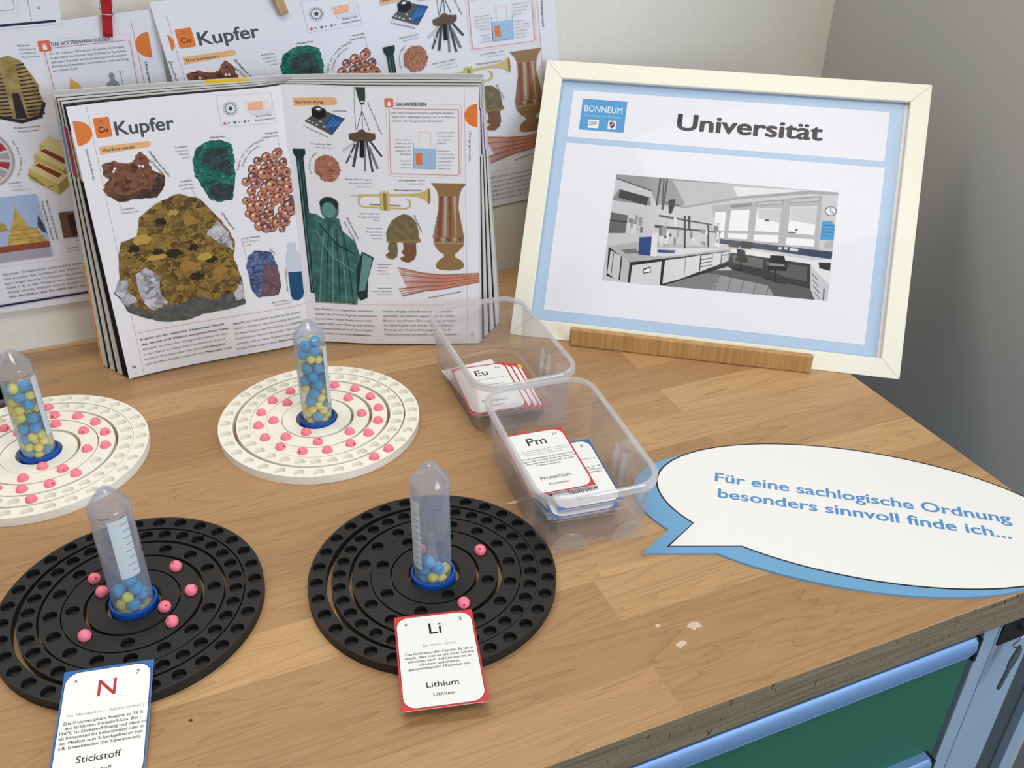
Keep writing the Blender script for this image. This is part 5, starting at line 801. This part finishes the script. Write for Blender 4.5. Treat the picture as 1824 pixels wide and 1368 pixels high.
    T('Bronzehelm', 121.4, 151.4, BOLD, width=19.5, cap=1.9, ang=-1.22, bold=.012)
    for k in range(13): s.line(P_([(103 + (k * 37 % 9), 92.4 - 2.75 * k), (128 + (k * 13 % 5), 86.4 - 1.75 * k), (150, 84 - 1.35 * k), (187.6, 85.4 - .82 * k)]), 1.35, CABLE if k % 3 else CABLD, k == 0)
    T('Stromkabel aus Kupfer', 134.0, 56.2, BOLD, width=35.5, cap=2.1, ang=.21, bold=.012)
    s.line(P_([(3.5, 49.4), (187.5, 47.4)]), .35, SALMON)
    for k, (t, wd) in enumerate((('Das Metall ist nur magnetisch. Sie können', 63.5), ('stärker als normale Magnete und schwere', 67), ('Lasten heben. Reines Kupfer rostet nicht,', 61.5), ('reagiert aber unter Bildung einer Schicht', 64), ('aus blaugrünem Kupferstoff. Diese Kupfer-', 62), ('patina schützt wie bei der', 35))): T(t, 10.0, 39.6 - 6.0 * k, TXT, width=wd, cap=2.35, bold=.006)
    T('Freiheitsstatue', 45.6, 9.6, BOLD, width=22.6, cap=2.35, bold=.024)
    for k, (t, wd) in enumerate((('sichtbar. Kupfer wird oft mit anderen Metallen', 75), ('gemischt, um härtere Legierungen zu bilden.', 77), ('Bronze, eine Kupfer-Zinn-Legierung, ist härter', 79.5), ('als reines Kupfer und seit der Antike bekannt.', 75), ('Messing, eine Kupfer-Zink-Legierung, ist für', 74), ('Musikinstrumente verwendet, z.B. für', 60))): T(t, 84.0, 39.6 - 5.75 * k, TXT, width=wd, cap=2.35, bold=.006)
    T('Trompeten.', 145.5, 10.8, BOLD, width=17.5, cap=2.35, bold=.024); T('69', 178.4, 10.4, BOLD, cap=2.6, bold=.03)

# ------------------------------------------------------------------ open book standing on the bench
def curve_fn(pts):
    P = [Vector(p) for p in pts]; cum = [0.0]
    # smooth with Catmull-Rom samples
    S = []
    for i in range(len(P) - 1):
        p0 = P[max(i - 1, 0)]; p1 = P[i]; p2 = P[i + 1]; p3 = P[min(i + 2, len(P) - 1)]
        for k in range(12):
            t = k / 12; S.append(0.5 * (2 * p1 + (p2 - p0) * t + (2 * p0 - 5 * p1 + 4 * p2 - p3) * t * t + (3 * p1 - p0 - 3 * p2 + p3) * t ** 3))
    S.append(P[-1])
    for a, b in zip(S, S[1:]): cum.append(cum[-1] + (b - a).length)
    def f(u):   # u in 0..1 of arc length
        d = max(0.0, min(1.0, u)) * cum[-1]
        for i in range(len(cum) - 1):
            if cum[i + 1] >= d - 1e-12:
                t = (d - cum[i]) / max(1e-9, cum[i + 1] - cum[i]); q = S[i] + (S[i + 1] - S[i]) * t; tg = (S[i + 1] - S[i]).normalized(); return q, tg
        return S[-1], (S[-1] - S[-2]).normalized()
    return f
PL = [(-.0310, .9158), (-.005, .9195), (.025, .9215), (.06, .9225), (.095, .9225), (.125, .9228), (.145, .9235), (.1585, .9268)]
PR = [(.1586, .9269), (.170, .9215), (.182, .9160), (.2122, .9000), (.2450, .8860), (.288, .8690), (.332, .8530)]
# back cover lines at the foot and at the head of the book
CLb = [(-.0560, .9575), (-.005, .9550), (.05, .9520), (.10, .9470), (.148, .9420)]; CLt = [(-.0405, .9530), (.005, .9520), (.055, .9500), (.10, .9465), (.148, .9420)]
CRb = [(.176, .9400), (.215, .9330), (.270, .9190), (.325, .9060), (.3735, .8915)]; CRt = [(.174, .9400), (.205, .9320), (.255, .9160), (.305, .8980), (.3475, .8800)]
book = empty('open_book', (0.165, 0.945, 0)); tag(book, 'thick open book on elements standing upright at the Kupfer pages', 'book')
BO = Vector((0.165, 0.945, 0))
BH = 0.2790; BZ = 0.0022; NSEG = 40
def ruled(bot, top, zb, zt, th, mats_, name, parent, nz=1, mi=None, seg=NSEG):
    """upright sheet of thickness th between a foot line and a head line"""
    fb, ft = curve_fn(bot), curve_fn(top); bm = bmesh.new(); F = []; B = []
    for j in range(nz + 1):
        v = j / nz; a = []; b = []
        for i in range(seg + 1):
            q0, t0 = fb(i / seg); q1, t1 = ft(i / seg); q = q0.lerp(q1, v); t = t0.lerp(t1, v).normalized(); n = Vector((t.y, -t.x)) ; z = zb + (zt - zb) * v
            a.append(bm.verts.new((q.x - BO.x, q.y - BO.y, z))); b.append(bm.verts.new((q.x - n.x * th - BO.x, q.y - n.y * th - BO.y, z)))
        F.append(a); B.append(b)
    def quad(vs, m): f = bm.faces.new(vs); f.material_index = m
    for j in range(nz):
        for i in range(seg):
            m_ = mi(i / seg, (j + .5) / nz) if mi else 0
            quad((F[j][i], F[j][i + 1], F[j + 1][i + 1], F[j + 1][i]), m_); quad((B[j][i + 1], B[j][i], B[j + 1][i], B[j + 1][i + 1]), m_)
        m_ = mi(0, (j + .5) / nz) if mi else 0; quad((F[j][0], F[j + 1][0], B[j + 1][0], B[j][0]), m_)
        m_ = mi(1, (j + .5) / nz) if mi else 0; quad((F[j][seg], B[j][seg], B[j + 1][seg], F[j + 1][seg]), m_)
    for i in range(seg): quad((F[0][i], B[0][i], B[0][i + 1], F[0][i + 1]), 0); quad((F[nz][i], F[nz][i + 1], B[nz][i + 1], B[nz][i]), 0)
    o = link(name, bm, mats_, parent); bmesh_fix(o); sharp(o, 30); return o
def lerp_pts(A, B, t, k=9):
    fa, fb = curve_fn(A), curve_fn(B); return [tuple(fa(i / k)[0].lerp(fb(i / k)[0], t)) for i in range(k + 1)]
# printed top leaves
def page(pts, draw, W, name):
    s = Sheet(); s.rect(0, 0, W, 281.0, PAPER); draw(s, 0.0); f = curve_fn(pts)
    KN = [(lambda a: (a[0], Vector((a[1].y, -a[1].x))))(f(k / 40)) for k in range(41)]
    def fn(x, y, l):
        g = max(0.0, min(39.9999, x / W * 40)); k = int(g); (q0, n0), (q1, n1) = KN[k], KN[k + 1]; q = q0.lerp(q1, g - k); n = n0.lerp(n1, g - k)
        return Vector((q.x + n.x * (l + .00015) - BO.x, q.y + n.y * (l + .00015) - BO.y, BZ + y / 281.0 * BH))
    def back(bm, s):
        n0 = len(bm.faces); a = bm.faces.new([bm.verts.new(p) for p in ((0, 0, -8), (0, 281, -8), (W, 281, -8), (W, 0, -8))]); a.material_index = s.mi(PAPER)
        for x in [W * k / 40 for k in range(1, 40)]:
            bm.faces.ensure_lookup_table(); fs = bm.faces[n0:]; bmesh.ops.bisect_plane(bm, geom=list({v for q in fs for v in q.verts}) + list({e for q in fs for e in q.edges}) + list(fs), plane_co=(x, 0, 0), plane_no=(1, 0, 0))
    return s.build(name, fn, book, cut=[W * k / 40 for k in range(1, 40)], extra=back)
p1 = page(PL, kupfer_left, 190.3, 'page'); p1['label'] = 'left page with heading Kupfer and mineral pictures'
p2 = page(PR, kupfer_right, 187.9, 'page'); p2['label'] = 'right page with heading Verwendung and pictures of uses'
LEAF = mat('page edge white', rgb(228, 226, 222), 0.5, 0.3); LEAFK = mat('black page print', rgb(30, 28, 30), 0.45, 0.3); PINKT = mat('magenta thumb tab', rgb(208, 60, 130), .45, .3); TEALT = mat('teal thumb tab', rgb(110, 170, 176), .45, .3); BROWNT = mat('brown thumb tab', rgb(150, 96, 50), .45, .3); PURPT = mat('purple thumb tab', rgb(110, 70, 150), .45, .3); ORT = mat('orange page print', rgb(214, 120, 50), .45, .3)
for side in 'LR':
    NL = 10
    for i in range(1, NL + 1):
        t = (i / (NL + 1)) ** .92
        if side == 'L': b, tp = lerp_pts(PL, CLb, t), lerp_pts(PL, CLt, t); tab = (None, BROWNT, None, BROWNT, PINKT, PINKT, None, TEALT, TEALT, None)[i - 1]; edge = 0.0
        else: b, tp = lerp_pts(PR, CRb, t), lerp_pts(PR, CRt, t); tab = (None, None, PURPT, PURPT, None, None, PURPT, None, None, None)[i - 1]; edge = 1.0
        dark = i in ((1, 2) if side == 'L' else (2,)) or i in (5, 8)
        ms = [LEAF, LEAFK if dark else LEAF, tab or LEAF]
        def pick(u, v, side=side, dark=dark):
            e = u if side == 'L' else 1 - u
            if .74 < v < .93 and e < .09: return 2
            return 1 if (dark and (v > .86 or e < .05)) else 0
        fw = 0.00015 if i < 5 else .0004
        ruled(b, tp, BZ - .0003, BZ + BH + .0002 + .0002 * i, fw, ms, 'leaf', book, 24, pick, 28)
COVM = mat('cover board grey', rgb(196, 196, 194), 0.35, 0.5); COVY = printed('cover picture', [(0.2, rgb(206, 96, 30)), (0.5, rgb(232, 160, 70)), (0.8, rgb(238, 214, 160))], 4, 'noise'); YEL = mat('yellow cover patch', rgb(236, 196, 40), .4, .4)
cov = ruled(CLb + [(.163, .9428)] + CRb, CLt + [(.161, .9428)] + CRt, 0.0, 0.2862, 0.0026, [COVM, COVY, YEL], 'cover', book, 12, lambda u, v: 1 if (v < .40 and u < .45) else (2 if (v > .9 and .33 < u < .43) else 0), 60)
cov['label'] = 'hard cover with orange picture at its lower left edge'

# ------------------------------------------------------------------ copies hanging on the wall
PT = math.atan(.103); PO = Vector((0, .985, .34)); PWV = Vector((0, -sin(PT), cos(PT))); PNV = Vector((0, cos(PT), sin(PT)))
def wall_pt(x, y, l): return PO + Vector((x / 1000, 0, 0)) + PWV * (y / 1000) - PNV * l
def backing(outline, m):
    def f(bm, s):
        i = s.mi(m); a = [bm.verts.new((x, y, -8)) for x, y in outline]; b = [bm.verts.new((x, y, .5)) for x, y in outline]; n = len(a)
        bm.faces.new(a[::-1]).material_index = i
        for k in range(n): bm.faces.new((a[k], b[k], b[(k + 1) % n], a[(k + 1) % n])).material_index = i
    return f
Hm = DATA['P3H']
def kupfer_pt(x, y, l):   # the copy hangs a little off the wall; its right end bends back onto the wall
    x = max(x, 6.5); u = min(1, max(0, (x - 120) / 190)); u = u * u * (3 - 2 * u)
    return Vector(((Hm[0] * x + Hm[1] * y + Hm[2]) / 1000, .980 + u * .0405 - l, (Hm[3] * x + Hm[4] * y + Hm[5]) / 1000))
NK = 48; KX = [6.5 + (386 - 6.5) * k / NK for k in range(NK + 1)]
def kupfer_knots(x, y, l):   # straight between the split lines so that every printed layer follows the same facets
    g = min(NK - 1e-6, max(0.0, (x - 6.5) / (386 - 6.5) * NK)); k = int(g)
    return kupfer_pt(KX[k], y, l).lerp(kupfer_pt(KX[k + 1], y, l), g - k)
def backing_cut(outline, m):
    x0, x1 = outline[0][0], outline[1][0]; y0, y1 = outline[0][1], outline[2][1]
    def f(bm, s):
        i = s.mi(m); a = [bm.verts.new((x, y0, -60)) for x in KX]; b = [bm.verts.new((x, y1, -60)) for x in KX]; c = [bm.verts.new((x, y0, -.5)) for x in KX]; e = [bm.verts.new((x, y1, -.5)) for x in KX]
        for k in range(NK):
            for q in ((a[k], b[k], b[k + 1], a[k + 1]), (a[k], a[k + 1], c[k + 1], c[k]), (b[k + 1], b[k], e[k], e[k + 1])): bm.faces.new(q).material_index = i
        bm.faces.new((a[0], c[0], e[0], b[0])).material_index = i; bm.faces.new((c[NK], a[NK], b[NK], e[NK])).material_index = i
    return f
s = Sheet(); o3 = [(6.5, 2), (386, 2), (386, 295), (6.5, 295)]
s.poly(o3, COPY); kupfer_left(s, 0.0); kupfer_right(s, 192.0)
s.rect(0.0, 240, 12.6, 275, COPY)
poster = s.build('hanging_poster', kupfer_knots, cut=[KX[k] for k in range(1, NK)], extra=backing_cut(o3, COPY), step=.0000015)
tag(poster, 'copied Kupfer double page hanging on the wall behind the open book', 'poster')
D = DATA; s = Sheet()
pc = [(-345, -22), (60.0, 5.6), (64, -292), (-350, -287)]
s.poly(pc, COPY)
s.line([D['p2_frame_o'][0], D['p2_frame_o'][1], D['p2_frame_o'][2], D['p2_frame_o'][3], (34.9, -110)], .3, SALMON); s.line([D['p2_frame_o2'][0], D['p2_frame_o2'][1], (-42.2, -110)], .3, SALMON, False)
s.line([D['p2_frame_i'][0], D['p2_frame_i'][1], D['p2_frame_i'][2], D['p2_frame_i'][3], (33.2, -110)], .6, REDLN); s.line([D['p2_frame_i2'][0], D['p2_frame_i2'][1], (-39.4, -110)], .6, REDLN, False)
s.line([D['p2_red'][0], D['p2_red'][1], (44, -240)], .5, REDLN)
s.rrect(-44.4, -26.3, -34.0, -16.6, 1.4, MATS['salmon red icon']); s.rect(-40.9, -24.8, -37.5, -20.6, WHITEINK); s.rect(-40, -20.2, -38.5, -19, WHITEINK, False)
s.text('DAS HOLTERMANN-NUGGET', -33.2, -21.9, BOLD, width=50.6, cap=3.5, bold=.03, ang=.03)
for k, (t, wd) in enumerate((('Am 19. Oktober 1872 wurde das größte Goldnugget', 65), ('in der Nähe der kleinen Stadt Hill End in Australien', 66), ('gefunden. Benannt wurde es nach seinem Entdecker', 66), ('Bernhardt Holtermann. Es bestand zu mehr als 90 kg', 67), ('aus reinem Gold.', 21.5))): s.text(t, -36.8 - .1 * k, -29.6 - 3.9 * k, TXT, width=wd, cap=2.0, ang=.03, bold=.01)
s.poly(D['p2_nugget'] + [(-28, -90), (-12, -90)][::-1] if False else [(-28.0, -67.6), (-23.8, -51.1), (-21.4, -54.8), (-18.0, -57.2), (-14.3, -67.5), (-8, -85), (-30, -85)], mat('nugget amber', rgb(226, 170, 84), .5, .3))
MAN = mat('grey silhouette', rgb(142, 148, 166), .5, .3); s.disc(12.2, -53.4, 2.7, MAN, 3.5, 16); s.poly([(10.6, -56), (13.8, -56), (15, -57.8), (17.2, -59.4), (18.2, -70), (18.2, -88), (5.4, -88), (5.0, -70), (6.6, -59.6), (9.4, -57.8)], MAN, False); s.line([(20.4, -50.0), (20.9, -88)], .5, GREYINK); s.line([(18.7, -49.8), (22.2, -50.2)], .5, GREYINK, False)
s.disc(51.6, -26.7, 13.4, ORANGE, 12.0, a0=pi / 2, a1=3 * pi / 2); s.text('Übergangsmet.', 43.6, -42.4, BOLD, width=27, cap=2.3, ang=-pi / 2 + .04, bold=.02)
# plain striped gilded shield (stand-in), gold bars, plate, golden spire
MASKG = printed('gilded picture', [(0.2, rgb(104, 88, 50)), (0.5, rgb(160, 138, 86)), (0.8, rgb(196, 176, 122))], 9, 'noise'); MASKD = mat('dark stripe picture', rgb(48, 42, 52), .45, .3)
mk = [(-102, -80), (-90.4, -84), (-74.0, -90.3), (-56.5, -86.4), (-50.6, -74.0), (-53.2, -62), (-52.0, -56.5), (-56.0, -45.6), (-61.7, -33.0), (-70.6, -27.4), (-80.1, -29.6), (-92, -38), (-100, -56)]
s.poly(mk, MASKG)
for k in range(14):
    y = -36 - 3.6 * k; x1 = -60.4 + (-y - 36) * .24 if y > -58 else -53.5 + (.2 if y < -70 else 0); s.line([(-66.5, y - .6), (x1, y)], 1.3, MASKD, k == 0)
    s.line([(-96, y - .4), (-81, y - .7)], 1.3, MASKD, False)
s.poly([(-76, -62), (-70.5, -62), (-68.6, -86), (-77.8, -86)], MASKD); s.line([(-90, -83.6), (-74, -89.2), (-57, -85.6), (-51.6, -74)], 3.0, MASKD)
captions(s, [('Tutanchamuns', -82.2, -95.4, 23, 1), ('Totenmaske', -79.8, -99.2, 18, 1), ('Maske zur', -61.2, -20.2, 10, 1), ('Abdeckung des', -60.8, -23.6, 14, 0), ('mumifizierten', -60.6, -27.0, 13, 0), ('Pharaonenkopfs', -60.2, -30.4, 15.5, 0)])
GOLDB = mat('gold bar picture', rgb(204, 184, 104), .4, .4); GOLDL = mat('light gold bar picture', rgb(226, 210, 150), .4, .4); GOLDD = mat('dark gold bar picture', rgb(168, 146, 76), .4, .4); BAND = mat('red brown band picture', rgb(138, 62, 44), .45, .3)
for (x, y) in ((-64, -112), (-71, -122), (-79, -136)):
    s.poly([(x, y), (x + 10, y + 6.5), (x + 33, y - 11), (x + 22, y - 19)], GOLDL); s.poly([(x, y), (x + 22, y - 19), (x + 21, y - 30), (x - 2, y - 10)], GOLDB); s.poly([(x + 22, y - 19), (x + 33, y - 11), (x + 33, y - 21), (x + 21, y - 30)], GOLDD)
    if y < -115: s.poly([(x + 6, y + 3.0), (x + 10, y + 4.6), (x + 28, y - 9), (x + 24, y - 12.6)], BAND)
PLT = mat('plate grey picture', rgb(168, 160, 160), .45, .3); s.disc(-119, -121, 30.5, PLT, 31, 40); s.disc(-119, -121, 28.6, mat('plate pale picture', rgb(206, 200, 202), .45, .3), 29, 36)
for k in range(16):
    a = 2 * pi * k / 16; s.poly([(-119 + r * cos(a + d), -121 + r * sin(a + d)) for r, d in ((15, -.12), (26.5, -.15), (26.5, .15), (15, .12))], mat('plate red picture', rgb(160, 60, 70), .45, .3) if k % 2 else PLT, k == 0)
s.arc_text('der Royal Crown Derby', -119, -121, 35.0, .42, -.62, BOLD, 1.9, .012)
s.text('Goldbarren', -81.6, -141.4, BOLD, width=18, cap=2.2, ang=-.86, bold=.012); captions(s, [('Porzellan-', -99.4, -149.0, 11, 1), ('teller mit', -98.2, -153.0, 9.5, 0), ('Goldverzierung', -97.6, -156.6, 15, 0), ('Zahn', -66, -157, 5, 1)])
SKY = mat('sky picture', rgb(164, 186, 222), .5, .3); s.rrect(-140, -231.5, -78, -162, 3.0, SKY)
s.poly([(-100.3, -165.0), (-100.0, -175.3), (-98.5, -178.5), (-96.0, -187), (-93.2, -196), (-86.5, -199.6), (-84, -205), (-80.5, -211), (-80, -215), (-116, -214.1), (-113.5, -204), (-109.5, -197), (-104.6, -186), (-101.8, -178.5), (-101.0, -175)], printed('gold spire picture', [(.2, rgb(150, 120, 56)), (.6, rgb(206, 176, 96)), (.9, rgb(226, 204, 140))], 12, 'noise'))
for y in (-198, -203, -208): s.line([(-112, y), (-83, y - .5)], .7, BRASD, y == -198)
s.rect(-139, -221, -78.5, -214, mat('temple red picture', rgb(146, 76, 56), .5, .3)); s.rect(-139, -231.3, -80, -221, mat('terrace picture', rgb(168, 164, 176), .5, .3), False); s.poly([(-122, -186), (-113, -190), (-112, -197), (-125, -200)], GOLDD); s.poly([(-82, -184), (-79, -196), (-78, -206), (-82, -203), (-85, -196)], DARK)
s.text('Wat Phra That Doi Suthep', -71.6, -169.6, BOLD, width=44, cap=2.0, ang=-pi / 2 + .02, bold=.012); s.text('Tempelanlage in Thailand', -76.0, -170.4, BOLD, width=43, cap=2.0, ang=-pi / 2 + .02, bold=.012)
s.poly([(-63.1, -184.9), (-64.4, -213.1), (-46, -214.2), (-44, -185.2)], mat('brown box picture', rgb(112, 84, 64), .5, .3)); s.rect(-56, -212, -48, -188, mat('dark wine picture', rgb(60, 36, 40), .5, .3)); captions(s, [('Eine Dose mit', -64, -225.8, 16, 1), ('einem Goldrand', -63.8, -229.6, 16, 0), ('Maki-e', -54, -219, 9, 0)])
s.line([(-200, -235.2), (-50, -237.1)], .3, SALMON)
for k, t in enumerate(('Gestein. Goldsucher zerbrechen dieses Gestein', 'und waschen den Goldstaub mit Wasser oder star-', 'ken Laugen heraus. Technische Verwendung findet', 'Gold z. B. in den Visieren von Astronautenhelmen.', 'Gold wurde immer schon begehrt, wie uns', 'alte Artefakte wie die 3300 Jahre alte Toten-')): s.text(t, -128.8 + .0 * k, -246.4 - 5.3 * k, TXT if k != 5 else BOLD, width=94 - (k % 3) * 2, cap=2.5, bold=.014, ang=.01)
s.line([(-200, -281.6), (-30, -279.4)], 2.4, NAVY)
goldp = s.build('hanging_poster', lambda x, y, l: wall_pt(x, y, l + .0004), extra=backing(pc, COPY), step=.000006)
tag(goldp, 'copied gold page with striped mask and bars hanging on the wall at left', 'poster')
s = Sheet(); pc1 = [(-330, -16), (-20.6, -2.2), (-15.5, 60), (-325, 46)]
s.poly(pc1, COPY)
TEAL = mat('teal rule', rgb(96, 160, 176), .5, .3)
s.line([(-200, 4.4), (-57.4, 11.6), (-55.8, 13), (-54.6, 50)], .5, TEAL); s.line([(-200, 1.6), (-54.6, 9.2), (-52.6, 11), (-51.6, 50)], .25, BLUEINK, False); s.line([(-44.6, 1.6), (-42.6, 50)], .5, TEAL, False)
s.line([(-200, -5.0), (-26.2, .1)], 2.2, NAVY); s.text('13', -38.0, 11.0, NAVY, cap=2.6, bold=.03, ang=.05); s.text('Rutherford', -92, 10.4, NAVY, width=23.5, cap=2.2, bold=.02, ang=.05); s.rect(-160, 21.5, -64.5, 48, mat('brown photo corner', rgb(70, 56, 48), .5, .3))
tp = s.build('hanging_poster', lambda x, y, l: wall_pt(x, y, l + .0010), extra=backing(pc1, COPY), step=.000006); tag(tp, 'corner of a copied page numbered 13 at the top left', 'poster')
# clothes pegs
SPR = mat('peg spring wire', rgb(196, 198, 200), .3, .5, .9)
def peg(tip, up, m, lab, dy=0.0):
    tip = wall_pt(tip[0], tip[1], 0.0) + Vector((0, dy, 0)); d = (wall_pt(up[0], up[1], 0) - wall_pt(0, 0, 0)) ; d = (Vector((up[0], 0, 0)) + PWV * up[1]).normalized()
    root = empty('clothes_peg'); tag(root, lab, 'clothes peg'); z = -PNV; x = d.cross(z).normalized()
    Mx = Matrix.Identity(4)
    for i in range(3): Mx[i][0] = x[i]; Mx[i][1] = d[i]; Mx[i][2] = z[i]; Mx[i][3] = tip[i]
    root.matrix_world = Mx
    for sg_ in (1, -1):
        bm = bmesh.new(); pr = [(0, .0022), (0, .0050), (.004, .0066), (.030, .0078), (.072, .0125), (.072, .0085), (.034, .0028), (.031, .0036), (.028, .0024), (.012, .0026), (.010, .0032), (.008, .0024)]
        if sg_ < 0: pr = [(a, -b + .0014) for a, b in pr]
        a = [bm.verts.new((-.0042, y, zz_)) for y, zz_ in pr]; b = [bm.verts.new((.0042, y, zz_)) for y, zz_ in pr]; n = len(pr)
        for k in range(n): bm.faces.new((a[k], a[(k + 1) % n], b[(k + 1) % n], b[k]))
        bm.faces.new(a); bm.faces.new(b[::-1]); bmesh.ops.recalc_face_normals(bm, faces=bm.faces[:]); q = link('jaw', bm, m, root); bevel(q, .0004, 1)
    bm = bmesh.new(); tube(bm, [(-.0048, .021, .0082), (.0048, .021, .0082)], .0006); tube(bm, [(-.0048, .021, .0082), (-.0050, .031, .001), (-.0048, .021, -.0066)], .0006); tube(bm, [(.0048, .021, .0082), (.0050, .031, .001), (.0048, .021, -.0066)], .0006); link('spring', bm, SPR, root, True)
peg((15.8, -15.9), (4.4, 31.4), mat('red peg paint', rgb(176, 24, 34), .45, .4), 'red clothes peg clipping the gold page at top left')
peg((178.6, -4.9), (-3.8, 12.0), noisy('pale peg wood', rgb(190, 156, 116), rgb(206, 174, 134), 8, .6, .3, stretch=(30, 2, 30)), 'plain wooden clothes peg clipping the Kupfer copy at the top', -.0055)
# flat white tile with dark foot at the left edge
tl = empty('display_tile', (-0.19, 0.93, 0)); tag(tl, 'flat white tile with dark grey base at the left edge behind the white board', 'tile')
bm = bmesh.new(); box(bm, -.09, .0475, -.0235, .0200, 0, .0072); q = link('base', bm, mat('dark grey tile base', rgb(92, 90, 96), .5, .4), tl); bevel(q, .0012, 2); q.rotation_euler = (0, 0, -.0)
s = Sheet(); s.rect(-89, -18, 46.4, 19.2, mat('white tile face', rgb(226, 226, 232), .45, .4)); s.line([(-89, 15.2), (46.4, 15.2)], 1.4, NAVY); s.build('white_face', lambda x, y, l: Vector((x / 1000, y / 1000, .0072 + l)), tl)
